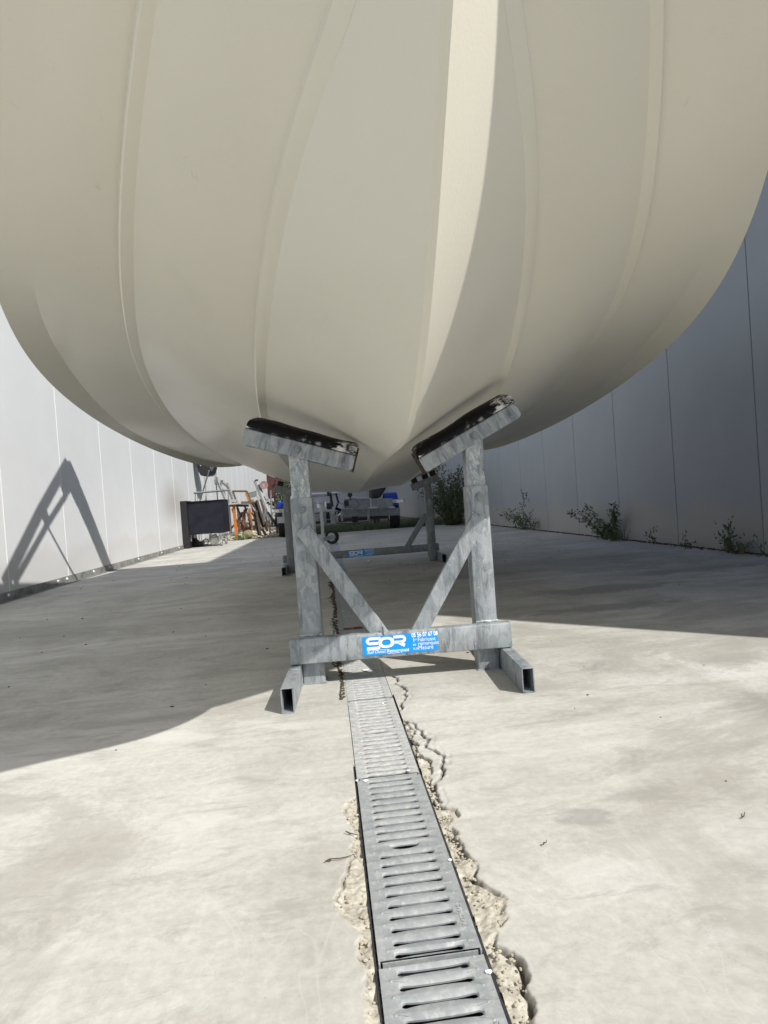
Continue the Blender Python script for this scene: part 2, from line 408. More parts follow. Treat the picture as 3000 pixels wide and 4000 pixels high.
right_break = jag(Z5([(560,470),(600,520),(640,610),(700,780),(745,930),(780,955),(860,970),(876,1012),(812,1070),(862,1100),(902,1190),(976,1290),(974,1372),(1060,1428),(1132,1468),(1136,1560),(1110,1650),(1084,1752),(1182,1790),(1250,1850),(1282,1932),(1276,2040),(1312,2130),(1300,2230),(1330,2420)]), .16, 4, 3)
crack_a = jag(Z5([(495,205),(500,250),(560,275),(572,322),(548,380),(538,452),(622,482),(660,540),(702,562),(706,622),(776,712),(776,782),(738,850),(746,905),(752,940)]), .2, 4, 5)
crack_b = jag(Z5([(545,455),(590,505),(622,520),(600,585),(625,660)]), .2, 3, 6)
crack_c = jag(Z5([(862,1100),(820,1120),(870,1175),(905,1250)]), .2, 3, 8)
left_break = jag(Z5([(284,902),(230,925),(208,1000),(240,1058),(262,1130),(250,1200),(232,1288),(198,1372),(180,1450),(192,1560),(252,1622),(312,1700),(288,1800),(332,1852),(336,1950),(330,2050),(352,2140),(345,2230),(370,2420)]), .16, 4, 9)
crack_d = jag(np.array([(.004, 1.75), (.002, 2.1), (-.002, 2.6), (.003, 3.1), (.0, 3.6), (.002, 4.2)]), .03, 5, 11)
rp = np.vstack([right_break, [[DX1-.01, right_break[-1][1]], [DX1-.01, right_break[0][1]]]])
lp = np.vstack([left_break, [[DX0+.01, left_break[-1][1]], [DX0+.01, left_break[0][1]]]])

gv = []; gf = []; gb = []; gc = []
def gquad(x0, x1, y0, y1):
    o = len(gv); gv.extend([(x0,y0,0),(x1,y0,0),(x1,y1,0),(x0,y1,0)]); gf.append((o,o+1,o+2,o+3)); gb.extend([0]*4); gc.extend([0]*4)
PX0, PX1, PY0, PY1 = -.16, .36, .47, 2.75
gquad(-40, PX0, -40, PY0); gquad(-40, PX0, PY0, PY1); gquad(-40, PX0, PY1, GY1)
gquad(PX1, 40, -40, PY0); gquad(PX1, 40, PY0, PY1); gquad(PX1, 40, PY1, GY1)
gquad(PX0, DX0, DY0, PY0); gquad(PX0, DX0, PY1, GY1); gquad(DX1, PX1, DY0, PY0); gquad(DX1, PX1, PY1, GY1)
gquad(PX0, PX1, -40, DY0); gquad(DX0, DX1, DY1, GY1)
yl = [PY0]
while yl[-1] < PY1: yl.append(yl[-1]+.0012+.0010*(yl[-1]-.45))
yl[-1] = PY1; yl = np.array(yl)
for x0, x1, poly, cracks, brk in ((PX0, DX0, lp, [crack_d], left_break), (DX1, PX1, rp, [crack_a, crack_b, crack_c], right_break)):
    xl = np.linspace(x0, x1, int((x1-x0)/.0019)+1); X, Y = np.meshgrid(xl, yl)
    ins = inside(X, Y, poly); db = segd(X, Y, brk)
    n1 = fbm(X, Y, 38, 6, .58, 20); n2 = fbm(X, Y, 12, 4, .5, 40)
    deep = np.clip(db/.005, 0, 1)
    z = np.where(ins, -(.0035+.012*np.clip(n2-.30, 0, 1))*deep + (n1-.5)*.019*deep, 0)
    z = np.minimum(z, 0.0)
    # the far side of the break stands as a dark lip
    lipn = fbm(X, Y, 30, 3, .5, 70); lw = (.0052 if poly is rp else .0022)*np.clip((lipn-.30)*4, 0, 1.2)+1e-5
    ls = np.clip(1-np.abs(db-lw*.5)/(lw*.5), 0, 1)*ins; ls = ls*(2-ls)
    z = z-.013*ls; cr = .95*np.clip(ls*1.6, 0, 1)
    for k, ck in enumerate(cracks):
        d = segd(X, Y, ck); wdt = (.0012+.0042*fbm(X, Y, 26, 3, .5, 90+k))*(1. if ck is crack_a else .8)
        hs = np.clip(1-d/(wdt*1.25), 0, 1); hs = hs*hs*(3-2*hs)
        z = z-.011*hs; cr = np.maximum(cr, .95*np.clip(hs*1.7, 0, 1))
    # slightly spalled skin along the crack
    da = segd(X, Y, crack_a); z = np.where((da < .016) & (n1 > .52) & (z > -.005), z-.0015, z)
    def blur(a):
        for ax in (0, 1):
            p = np.pad(a, [(1, 1) if q == ax else (0, 0) for q in (0, 1)], mode='edge'); sl3 = [slice(None), slice(None)]
            o_ = 0
            for k_, wgt in ((0, .25), (1, .5), (2, .25)):
                sl3[ax] = slice(k_, k_+a.shape[ax]); o_ = o_+p[tuple(sl3)]*wgt
            a = o_
        return a
    z = blur(z); cr = blur(cr); z = z+np.where(ins, (fbm(X, Y, 95, 3, .6, 130)-.5)*.0035, 0)
    fade = np.minimum(np.minimum(X-x0, x1-X), np.minimum(Y-PY0, PY1-Y)) < 1e-5
    z = np.where(fade & ~ins, 0, z)
    bk = np.where(ins, 1., np.clip(1-db/.010, 0, 1)*(n1 > .5)*.6)
    ny, nx = X.shape; o = len(gv)
    gv.extend(map(tuple, np.stack([X, Y, z], -1).reshape(-1, 3).tolist())); gb.extend(bk.ravel().tolist()); gc.extend(cr.ravel().tolist())
    I = (np.arange(ny-1)[:, None]*nx+np.arange(nx-1)[None]).ravel()+o
    gf.extend(np.stack([I, I+1, I+nx+1, I+nx], -1).tolist())
me = bpy.data.meshes.new('concrete_yard'); me.from_pydata(gv, [], gf); me.polygons.foreach_set('use_smooth', [True]*len(me.polygons)); me.materials.append(M_CONC)
me.attributes.new('broken', 'FLOAT', 'POINT').data.foreach_set('value', gb)
me.attributes.new('crack', 'FLOAT', 'POINT').data.foreach_set('value', gc)
tag(link('concrete_yard', me), kind='structure')
mb = MB(); mb.box((0, GY1-.01, -.11), (60, .02, .208)); tag(mb.build('slab_edge', M_CONC), kind='structure')
mb = MB(); mb.box((0, 60, -.25), (400, 400, .3)); mb.v = [(x, y, z) for x, y, z in mb.v]
tag(mb.build('soil_ground', M_DIRT), kind='structure')

# ------------------------------------------------------------------ drain channel
drain = empty('drain_channel', (0, 0, 0), label='long slotted steel drain running up the middle of the yard', cat='drain')
mb = MB()
L = DY1-DY0; yc = (DY0+DY1)/2
mb.box((DX0+.0018, yc, -.047), (.0030, L, .085)); mb.box((DX1-.0022, yc, -.047), (.0042, L, .085)); mb.box(((DX0+DX1)/2, yc, -.092), (DX1-DX0, L, .006))
mb.build('channel_body', M_CHAN, drain)
mb = MB(); mb.box((DX0+.0018, (1.30+DY1)/2, -.0022), (.0034, DY1-1.30, .0040)); mb.box((DX1-.0022, (1.75+DY1)/2, -.0022), (.0046, DY1-1.75, .0040)); mb.build('mortar_fillet', M_CONC, drain)
GW = .127; PITCH = .5/21
def grate_mesh():
    mb = MB()
    def cell(y0, y1, outline, dip=-.0022, fx=.0455, fy=.004):
        """rectangular plate cell with a pressed opening; outline = closed list of local points"""
        n = len(outline); cyy = (y0+y1)/2
        hx, hy = GW/2, (y1-y0)/2; outer = []
        for (x, y) in outline:
            # project to the rectangle along the direction of the scaled angle
            ax, ay = x/fx, y/fy; s = max(abs(ax), abs(ay), 1e-6); outer.append((ax/s*hx, ay/s*hy))
        for q, (cxq, cyq) in enumerate([(hx, hy), (-hx, hy), (-hx, -hy), (hx, -hy)]):
            k = min(range(n), key=lambda i: (outer[i][0]-cxq)**2/hx**2+(outer[i][1]-cyq)**2/hy**2); outer[k] = (cxq, cyq)
        midr = []
        for (x, y) in outline:
            midr.append((x*1.03, max(-hy*.93, min(hy*.93, y+math.copysign(.0036, y) if abs(y) > 1e-5 else y))))
        low = [(x, y) for x, y in outline]
        vs = [(x, cyy+y, 0) for x, y in outer]+[(x, cyy+y, -.0004) for x, y in midr]+[(x, cyy+y, dip) for x, y in low]+[(x*.99, cyy+y*1.0, dip-.0022) for x, y in low]
        fs = []
        for r_ in range(3):
            for k in range(n):
                l = (k+1) % n; fs.append((r_*n+k, r_*n+l, (r_+1)*n+l, (r_+1)*n+k))
        mb.add(vs, fs)
    def slot(hw, he, L=.043, bow=.0008):
        top = []
        xs = [-L, -L*.985, -L*.95, -L*.88, -L*.78, -L*.5, -L*.2, L*.2, L*.5, L*.78, L*.88, L*.95, L*.985, L]
        pr = [0, .55, .85, 1., .6, .1, 0, 0, .1, .6, 1., .85, .55, 0]
        for x, p in zip(xs, pr):
            h = (hw+(he-hw)*p) if abs(x) < L*.9 else he*p
            top.append((x, max(h, 0)))
        o = [(x, y) for x, y in top[::-1]]+[(x, -y) for x, y in top[1:-1]]
        return o
    n = 21
    for k in range(n):
        y0 = k*PITCH; y1 = y0+PITCH
        if k == 0: y0 += .0075
        if k == n-1: y1 -= .004
        if k == 10:
            o = [(.020, .0035), (.010, .0045), (0, .0048), (-.010, .0045), (-.020, .0035)]
            o += [(-.0215, .0025), (-.018, -.0008), (-.012, -.0034), (-.005, -.0048), (0, -.005), (.005, -.0048), (.012, -.0034), (.018, -.0008), (.0215, .0025)]
            o = [(x*1.15, y*1.25+.0008) for x, y in o]
            cell(y0, y1, o, -.003, .022, .0055)
            continue
        j = random.Random(k*3+1)
        if k in (0, n-1):      # plain margin next to the joint
            cell(y0, y1, slot(.0026, .0045))
        else:
            cell(y0, y1, slot(.0016+.0009*j.random(), .0040))
        # pressed dimples between the slots
        for sx in (-.051, .051): mb.ball((sx, y1-.001, .0), .0022, 8, 4, (1, 1, .35))
    # turned-down edges
    for sx in (-1, 1): mb.box((sx*(GW/2-.0012), .25, -.006), (.0022, .493, .0115))
    for yy in (.0035+.001, .4965-.001): mb.box((0, yy, -.006), (GW-.01, .0018, .0112))
    return mb
gm = grate_mesh()
g0 = gm.build('grate', M_GRATE, drain, smooth=40)
g0.location = ((DX0+DX1)/2, -.275, -.0008)
me2 = g0.data.copy(); me2.materials.clear(); me2.materials.append(M_GRATE2)
k = 1
grates = [g0]
while -.275+.5*(k+1) < DY1+.02:
    g = g0.copy(); COL.objects.link(g); g.parent = drain
    g.location = ((DX0+DX1)/2+random.uniform(-.0008, .0008), -.275+.5*k, -.0008-random.random()*.0008)
    if k in (3, 4): g.data = me2
    grates.append(g); k += 1

def text_mesh(body, size, extrude=0., shear=0., space=1., align='LEFT', bold=0.):
    cu = bpy.data.curves.new('t', 'FONT'); cu.body = body; cu.size = size; cu.extrude = extrude; cu.shear = shear
    cu.space_character = space; cu.align_x = align; cu.offset = bold; cu.resolution_u = 4
    o = bpy.data.objects.new('t', cu); COL.objects.link(o)
    dg = bpy.context.evaluated_depsgraph_get(); me = bpy.data.meshes.new_from_object(o.evaluated_get(dg))
    bpy.data.objects.remove(o); bpy.data.curves.remove(cu); return me
me = text_mesh('1433 A15', .0105, .0005); me.materials.clear(); me.materials.append(M_GRATE2)
for gi in (1, 2):
    o = link('embossed_marking', me, grates[gi]); o.location = (.0555, .36 if gi == 1 else .05, .0004); o.rotation_euler = (0, 0, R(90)); o.scale = (1, .8, 1)
def blob(cx_, cy_, rx, ry, z, seed, n=14):
    r = random.Random(seed); mb = MB(); pts = []
    for k in range(n):
        t = 2*math.pi*k/n; q = 1+r.uniform(-.28, .28); pts.append((cx_+math.cos(t)*rx*q, cy_+math.sin(t)*ry*q, z))
    mb.prism(pts, (0, 0, .0006)); return mb
for i, (px, py, rx, ry) in enumerate([(1428,3050,.0065,.006),(1395,3050,.004,.005),(1595,3011,.0035,.004),(1758,3360,.0042,.0035),(1912,3797,.0055,.0045),(1496,2748,.003,.008),(1428,2617,.013,.02),(1353,2425,.003,.007),(1338,2385,.006,.006)]):
    p = gnd(px, py); blob(p.x, p.y, rx*.75, ry*.8, .0004, i).build('paint_splash', M_PRINT, drain)
p = gnd(1380, 2455); mb = MB()
for i in range(26):
    q = (p.x+random.uniform(-.035, .035), p.y+random.uniform(-.015, .015), .002)
    mb.box(q, (random.uniform(.008,.03), .004, .003), Euler((0, 0, random.uniform(-.4, .4))).to_matrix())
tag(mb.build('rusty_flakes', M_RUSTP, drain), kind='stuff')

# ------------------------------------------------------------------ walls
def wall(name, x, y0, pitch, n, height, sgn, mat, seam, label, gap):
    root = empty(name, (x, y0, 0), label=label, cat='wall')
    mb = MB(); T = .08
    mb.box((-sgn*T/2, pitch/2, height/2-.02), (T, pitch-gap, height+.04)); p0 = mb.build('wall_panel', mat, root, bevel=.003)
    mb = MB(); mb.box((-sgn*(T/2-(.0015 if seam is M_SEAM else -.006)), 0, height/2-.02), (T, gap*.86, height+.02)); s0 = mb.build('joint_strip', seam, root)
    mb = MB(); mb.box((-sgn*T/2, pitch*n/2, -.19), (T*.9, pitch*n, .38)); mb.build('light_stop_footing', M_DIRT, root)  # added out of sight to stop light leaking under the panels
    for k in range(1, n):
        p = p0.copy(); COL.objects.link(p); p.parent = root; p.location = (0, pitch*k, 0)
    for k in range(1, n):
        if k == 1: s0.location = (0, pitch, 0); continue
        s = s0.copy(); COL.objects.link(s); s.parent = root; s.location = (0, pitch*k, 0)
    return root
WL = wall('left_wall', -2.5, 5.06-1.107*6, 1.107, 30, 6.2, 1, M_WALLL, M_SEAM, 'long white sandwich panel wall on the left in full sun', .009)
mb = MB(); mb.box((.004, 15, .035), (.008, 38, .07)); mb.box((.02, 15, .004), (.04, 38, .006))
mb.build('base_flashing', M_TRIM, WL)
for px, py in ((35,2340),(228,2284),(263,2275),(367,2243),(428,2224),(542,2191),(632,2164),(700,2144)):
    d = fwd*2400 + rgt*(px-1500) - upv*(py-2000); t = -2.49/d.x; p = P0+d*t
    mb = MB(); mb.cyl((.008, 0, 0), (.014, 0, 0), .014, n=6); mb.cyl((.014, 0, 0), (.019, 0, 0), .008, n=8)
    o = mb.build('screw_cap', M_WHITE, WL); o.location = (0, p.y-WL.location.y, .045)
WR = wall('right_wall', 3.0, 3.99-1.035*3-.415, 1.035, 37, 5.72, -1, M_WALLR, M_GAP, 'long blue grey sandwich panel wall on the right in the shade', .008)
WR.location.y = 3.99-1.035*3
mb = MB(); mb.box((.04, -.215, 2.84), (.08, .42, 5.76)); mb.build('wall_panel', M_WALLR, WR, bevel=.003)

# ------------------------------------------------------------------ boat
ys = np.array([.05,.3,.5,.7,.95,1.3,1.8,2.5,3.5,5.,7.])
T_ = dict(
 K=[1.83,1.47,1.283,1.104,.882,.716,.692,.694,.683,.669,.659],
 ax=[.012,.014,.02,.08,.188,.290,.379,.437,.447,.452,.454], ah=[1.90,1.53,1.345,1.25,1.155,1.053,.95,.867,.808,.744,.684],
 bx=[.03,.05,.143,.274,.413,.567,.729,.895,1.024,1.067,1.045], bh=[1.99,1.64,1.499,1.394,1.292,1.178,1.114,1.102,1.049,1.013,1.012],
 cx=[.05,.11,.247,.399,.555,.742,.957,1.157,1.29,1.283,1.177], ch=[2.02,1.68,1.536,1.425,1.31,1.189,1.152,1.130,1.047,.967,.949],
 ox=[.09,.19,.337,.489,.648,.842,1.048,1.243,1.358,1.304,1.105], oh=[2.05,1.685,1.527,1.417,1.316,1.216,1.14,1.100,1.045,.973,.964],
 sx=[.62,.80,.92,1.02,1.12,1.23,1.33,1.40,1.42,1.40,1.33], sh=[2.14,2.10,2.07,2.05,2.02,1.99,1.96,1.93,1.88,1.75,1.58])
uu = np.log(ys+.35)
def spl(c):
    x = uu; y = np.array(c); n = len(x); h = np.diff(x); A = np.zeros((n, n)); B = np.zeros(n); A[0,0] = A[-1,-1] = 1
    for i in range(1, n-1):
        A[i,i-1] = h[i-1]; A[i,i] = 2*(h[i-1]+h[i]); A[i,i+1] = h[i]; B[i] = 6*((y[i+1]-y[i])/h[i]-(y[i]-y[i-1])/h[i-1])
    Mo = np.linalg.solve(A, B)
    def f(q):
        q = math.log(q+.35); i = min(max(int(np.searchsorted(x, q))-1, 0), n-2); a = (x[i+1]-q)/h[i]; b = 1-a
        return float(a*y[i]+b*y[i+1]+((a**3-a)*Mo[i]+(b**3-b)*Mo[i+1])*h[i]**2/6)
    return f
HF = {k: spl(v) for k, v in T_.items()}
bow_y = np.linspace(-.33, .05, 8)[:-1]
yy_ = list(np.exp(np.linspace(math.log(.05+.35), math.log(6.1+.35), 90))-.35)
cxl = lambda y: .21+.0246*(y-1.95)
boat = empty('motorboat', (.21, 2, .0), label='cream motorboat hull seen from below its bow, propped on two steel stands', cat='boat')
RAILW = .028
def section(y):
    g = {k: f(y) for k, f in HF.items()}
    if y > 5.2:
        q = ((y-5.2)/.9)**2*.85
        for k in ('cx', 'ox'): g[k] += (g['bx']-g[k])*q
        for k in ('ch', 'oh'): g[k] += (g['bh']-g[k]+.01)*q
    # strakes die into the stem: keep points ordered
    for a, b in (('ax', None), ('bx', 'ax'), ('cx', 'bx'), ('ox', 'cx'), ('sx', 'ox')):
        g[a] = max(g[a], (g[b]+.008) if b else .01)
    for a, b in (('ah','K'), ('bh','ah'), ('ch','bh')): g[a] = max(g[a], g[b]+.004)
    return g
def pt(y, x, z): return (cxl(y)+x-boat.location.x, y-boat.location.y, z)
prof = []   # per station: list of (x,z) on the starboard half
NS = 7
for y in yy_:
    g = section(y); pts = [(0, g['K']), (.007, g['K']+.001)]
    segs = [((.007, g['K']+.001), (g['ax'], g['ah'])), ((g['ax'], g['ah']), (g['bx'], g['bh'])), ((g['bx'], g['bh']), (g['cx'], g['ch']))]
    for si, (a, b) in enumerate(segs):
        for k in range(1, NS+1):
            t = k/NS; x = a[0]+(b[0]-a[0])*t; z = a[1]+(b[1]-a[1])*t
            sag = .010*(1 if si else -1.7*min(1, max(0, (y-.72)/.4)))*math.sin(math.pi*t)*min(1, (b[0]-a[0])/.15)
            pts.append((x, z-sag*.6))
    pts.append((g['ox'], g['oh']-.001)); pts.append((g['ox']+.003, g['oh']+.012))
    for k in range(1, 9):
        t = k/8; e = t**(1.0 if y > 2 else 1.35)
        pts.append((g['ox']+.003+(g['sx']-g['ox']-.003)*e, g['oh']+.012+(g['sh']-g['oh']-.012)*t))
    prof.append(pts)
# close the bow above the stem with two extra stations that run together
verts = []; faces = []; npn = len(prof[0])
y_b = yy_[0]
full = []
for j, (y, ff) in enumerate(((-.62, .02), (-.54, .26), (-.38, .50), (-.16, .78))):
    base = prof[0]; K0 = 2.17-.34*((y+.62)/.67)**1.0
    row = []
    for (x, z) in base:
        zz = max(z, K0+.012*x); row.append((x*ff, zz+(2.17-z)*.15*(1-ff) if z > 2.08 else zz))
    full.append((y, row))
for y, p in zip(yy_, prof): full.append((y, p))
for (y, p) in full:
    for sgn in (1, -1):
        for (x, z) in p: verts.append(pt(y, x*sgn, z))
for i in range(len(full)-1):
    for s_ in (0, 1):
        for k in range(npn-1):
            a = (2*i+s_)*npn+k; b = (2*i+2+s_)*npn+k; q = (a, a+1, b+1, b)
            faces.append(q if s_ == 0 else q[::-1])
    faces.append(((2*i)*npn+npn-1, (2*i+1)*npn+npn-1, (2*i+3)*npn+npn-1, (2*i+2)*npn+npn-1))
n0 = (len(full)-1)*2*npn
faces.append(tuple([n0+k for k in range(npn)]+[n0+npn+k for k in range(npn-1, 0, -1)]))
faces.append(tuple([k for k in range(npn-1, -1, -1)]+[npn+k for k in range(1, npn)]))
mb = MB(); mb.v = verts; mb.f = faces; mb.m = [0]*len(faces)
me = bpy.data.meshes.new('hull'); me.from_pydata(verts, [], faces); me.materials.append(M_HULL)
bm = bmesh.new(); bm.from_mesh(me); bmesh.ops.remove_doubles(bm, verts=bm.verts, dist=.0002); bmesh.ops.recalc_face_normals(bm, faces=bm.faces); bm.to_mesh(me); bm.free()
me.polygons.foreach_set('use_smooth', [True]*len(me.polygons)); me.set_sharp_from_angle(angle=R(11))
link('hull', me, boat)
# spray rails: a flat underside that stands below the panel, with a rounded outer edge
def rail(key, sgn, y_end):
    mb = MB(); rows = []
    for y in [q for q in yy_ if q <= y_end] + [y_end]:
        g = section(y); x1, z1 = g[key+'x'], g[key+'h']
        if key == 'a': x0, z0 = .012, g['K']
        else: x0, z0 = g['ax'], g['ah']
        sl_ = (z1-z0)/max(x1-x0, .01)
        taper = min(1, max(0, (y_end-y)/.5)); w_ = (RAILW*taper*(.62+.38*min(1, max(0, (y-.6)/.9))))*min(1, x1/.12)+.0005
        w_ = w_ if key == 'a' else w_*1.15
        dz = w_*sl_
        tt_ = max(0, 1-w_/max(x1-x0, .02)); inn = (x1-w_, z1-w_*sl_-(.010 if key == 'b' else -.017*min(1, max(0, (y-.72)/.4)))*.6*math.sin(math.pi*tt_)*min(1, (x1-x0)/.15)+.0012); dr_ = min(.0170, .0075+w_*sl_*.75); low = (x1-.002, z1-dr_); out = (x1+.0015, z1-dr_+.0035); top = (x1+.003, z1+.004)
        rows.append([pt(y, sgn*a, b) for a, b in (inn, ((inn[0]+low[0])/2, (inn[1]+low[1])/2-.0004), low, out, top, (x1-w_*.5, z1+.01))])
    n = 6
    for r_ in rows: mb.v += [tuple(q) for q in r_]
    for i in range(len(rows)-1):
        for k in range(n): mb.f.append((i*n+k, i*n+(k+1) % n, (i+1)*n+(k+1) % n, (i+1)*n+k))
    mb.m = [0]*len(mb.f)
    mb.build('spray_rail', M_HULL, boat, smooth=35)
for sgn in (-1, 1): rail('a', sgn, 6.08); rail('b', sgn, 5.9)
# arch over the deck; its outline is known from the shadow on the sunlit wall
XA = -1.30; ay = lambda y, z: (XA-.0, y, z)
arch = MB()
def wpt(px, py, x=XA):
    """point of the arch side (plane x) whose shadow falls at photo pixel on the left wall x=-2.5"""
    d = fwd*2400 + rgt*(px-1500) - upv*(py-2000); p = P0+d*(-2.5/d.x)
    k = (x-p.x)/sdir.x; return p+sdir*k
def loc_(p): return Vector(p)-boat.location
o_out = [wpt(*q) for q in ((8,2275),(150,1990),(232,1845),(258,1800))]
o_in = [wpt(*q) for q in ((42,2265),(178,2030),(252,1915))]
for a, b in zip(o_out[:-1], o_out[1:]): arch.cyl(loc_(a)+Vector((0,.03,-.02)), loc_(b)+Vector((0,.03,-.02)), .036, n=12)
for a, b in zip(o_in[:-1], o_in[1:]): arch.cyl(loc_(a)+Vector((0,.05,-.03)), loc_(b)+Vector((0,.05,-.03)), .021, n=12)
pl = [wpt(*q) for q in ((150,1990),(168,2035),(185,2000),(170,1960))]
arch.prism([loc_(p) for p in pl], (.03, 0, 0))
apex = [wpt(*q) for q in ((225,1855),(255,1798),(278,1840),(262,1905),(240,1915))]
arch.prism([loc_(p) for p in apex], (.05, 0, 0))
ap = wpt(262, 1850)
# cross member over the cockpit, deep at the side and slimmer in the middle
ncs = 14; prev = None
for k in range(ncs+1):
    t = k/ncs; x = XA+t*2.75; zz = ap.z+.0+.17*math.sin(math.pi*t)**.75; hh = .27-.15*math.sin(math.pi*t)**.5
    cur = (Vector((x, ap.y+.05, zz)), hh)
    if prev: arch.beam(loc_(prev[0]), loc_(cur[0]), .16, hh)
    prev = cur
xr = XA+2.75
for q in (o_out, o_in):
    q2 = [Vector((xr, p.y, p.z)) for p in q]
    for a, b in zip(q2[:-1], q2[1:]): arch.cyl(loc_(a), loc_(b), .045, n=12)
arch.build('arch', M_DECK, boat, smooth=40)
st = MB(); st.cyl(loc_(wpt(168,2025)), loc_(wpt(302,2272)), .015, n=8); st.build('arch_stay', M_STEEL, boat, smooth=40)
mb = MB(); mb.box(loc_((.3, 6.9, .9)), (.5, .02, .2)); 

# ------------------------------------------------------------------ boat stands
def sticker(parent, w=.232, h=.058, loc=(0,0,0)):
    """local frame: x right, z up, faces -y"""
    mb = MB(); mb.box((0, 0, 0), (w, .0012, h)); st = mb.build('sticker', M_BLUE, parent, loc=loc)
    mb = MB()
    def stroke(pts, th, y=-.0012):
        pts = [Vector((p[0], 0, p[1])) for p in pts]; n = len(pts); Lf = []; Rt = []
        for i, p in enumerate(pts):
            d = (pts[min(i+1, n-1)]-pts[max(i-1, 0)]).normalized(); nn = Vector((-d.z, 0, d.x))
            a = pts[i]-pts[i-1] if i else None; b = pts[i+1]-p if i < n-1 else None
            k = 1.
            if a and b:
                ca = max(-1, min(1, a.normalized().dot(b.normalized()))); k = 1/max(.5, math.cos(math.acos(ca)/2))
            Lf.append(p+nn*th/2*k); Rt.append(p-nn*th/2*k)
        for i in range(n-1):
            q = [Lf[i], Lf[i+1], Rt[i+1], Rt[i]]; mb.add([(v.x, y, v.z) for v in q], [(0, 1, 2, 3)])
    def U(u, v): return (-w/2+u*h, -h/2+v*h)
    def arc(cu, cv, ru, rv, a0, a1, n=10): return [U(cu+ru*math.cos(R(a0+(a1-a0)*k/n)), cv+rv*math.sin(R(a0+(a1-a0)*k/n))) for k in range(n+1)]
    th = .145*h
    stroke([U(.98,.885)]+arc(.42,.755,.16,.13,90,270)+arc(.80,.50,.125,.125,90,-90)+[U(.22,.375)], th)
    def ell(cu, cv, ro, co, ri, ci, y, n=36):
        pw = lambda c: math.copysign(abs(c)**.8, c); vs = []
        for rr, cc in ((ro, co), (ri, ci)):
            for k in range(n):
                t = 2*math.pi*k/n; x, z = U(cu+rr*pw(math.cos(t)), cv+cc*pw(math.sin(t))); vs.append((x, y, z))
        mb.add(vs, [(k, (k+1) % n, n+(k+1) % n, n+k) for k in range(n)])
    stroke([U(1.66,.885)]+arc(2.10,.745,.155,.14,90,-90)+[U(1.66,.605)], th); stroke([U(1.90,.60),U(2.24,.40)], th*1.15)
    ell(1.27, .64, .425, .29, .235, .155, -.0022)
    o = mb.build('lettering', M_PRINT, st)
    mb2 = MB(); mb2.mi = 0; keep = mb; mb = mb2
    ell(1.27, .64, .445, .31, .425, .29, -.0017); mb2.build('letter_outline', M_BLUE, st)
    for q_ in ([U(.19,.27),U(1.32,.27),U(1.38,.245),U(1.36,.21)], [U(1.30,.035),U(1.75,.035),U(1.95,.045)]):
        mb = MB(); stroke(q_, .022*h); mb.build('underline', M_PRINT, st)
    for s, u, v, sz, sh, bd, sc in (('Sud Ouest', .2, .095, .185, .35, .002, 1.), ('Remorques', 1.24, .085, .215, .35, .003, .95), ('05 56 07 67 08', 2.63, .80, .255, 0, .008, .72),
                        ('1', 2.66, .545, .24, 0, .003, 1), ('er', 2.78, .62, .13, 0, 0, .9), ('Fabricant', 2.94, .55, .235, 0, 0, .88),
                        ('de', 2.66, .34, .15, 0, 0, 1), ('remorques', 2.94, .335, .235, 0, 0, .86), ('SUR', 2.66, .125, .135, 0, 0, 1), ('Mesure', 2.94, .11, .245, 0, 0, .88)):
        me = text_mesh(s, sz*h*1.25, 0, sh, 1, 'LEFT', bd*h); me.materials.clear(); me.materials.append(M_PRINT)
        x, z = U(u, v); t = link('lettering', me, st); t.location = (x, -.0012, z); t.rotation_euler = (R(90), 0, 0); t.scale = (sc, 1, 1)
    return st
def bolt(parent, p, r=.011, axis=(0,-1,0)):
    a = Vector(axis); p = Vector(p); mb = MB()
    mb.cyl(p, p+a*.0025, r*1.25, n=20); mb.cyl(p+a*.0025, p+a*.009, r, r*.9, n=6); mb.cyl(p+a*.009, p+a*.013, r*.55, n=10)
    return mb.build('bolt', M_STEEL, parent, bevel=.0006)

# front stand: local frame centred between the posts, crossbar on the camera side
fs = empty('boat_stand', (.205, 1.95, 0), R(-3.0), label='near galvanised boat stand with black padded arms and blue sticker', cat='boat stand')
HX = .277
for sx in (-1, 1):
    mb = MB(); mb.tube((sx*HX, .0, .004), (sx*HX, .0, .582), .07, .07, .004, up=(0,1,0), r=.007); mb.build('post', M_GALV, fs, smooth=30)
    mb = MB(); mb.box((sx*HX, 0, .002), (.078, .078, .004)); mb.build('base_plate', M_GALV, fs)
    mb = MB(); mb.tube((sx*HX, 0, .40), (sx*HX, 0, .735 if sx < 0 else .765), .06, .06, .004, up=(0,1,0), r=.006); mb.build('inner_post', M_GALV2, fs, smooth=30)
    # collar plate with the adjusting bolt
    b_ = bolt(fs, (sx*HX+.002, -.0355, .548), .0105)
    mb = MB(); mb.tube((sx*(HX+.053), -.295, .0355), (sx*(HX+.053), .30, .0355), .035, .07, .0032, r=.004); mb.build('foot', M_GALV, fs, smooth=30)
    mb = MB(); mb.box((sx*(HX+.053), -.12, .0355), (.028, .02, .063)); mb.build('foot_shade_block', M_BLACK, fs)  # added black block so the open foot looks dark inside
mb = MB(); mb.tube((-HX-.066, -.0535, .112), (HX+.068, -.0535, .112), .036, .078, .0035, r=.005); mb.build('crossbar', M_GALV, fs, smooth=30)
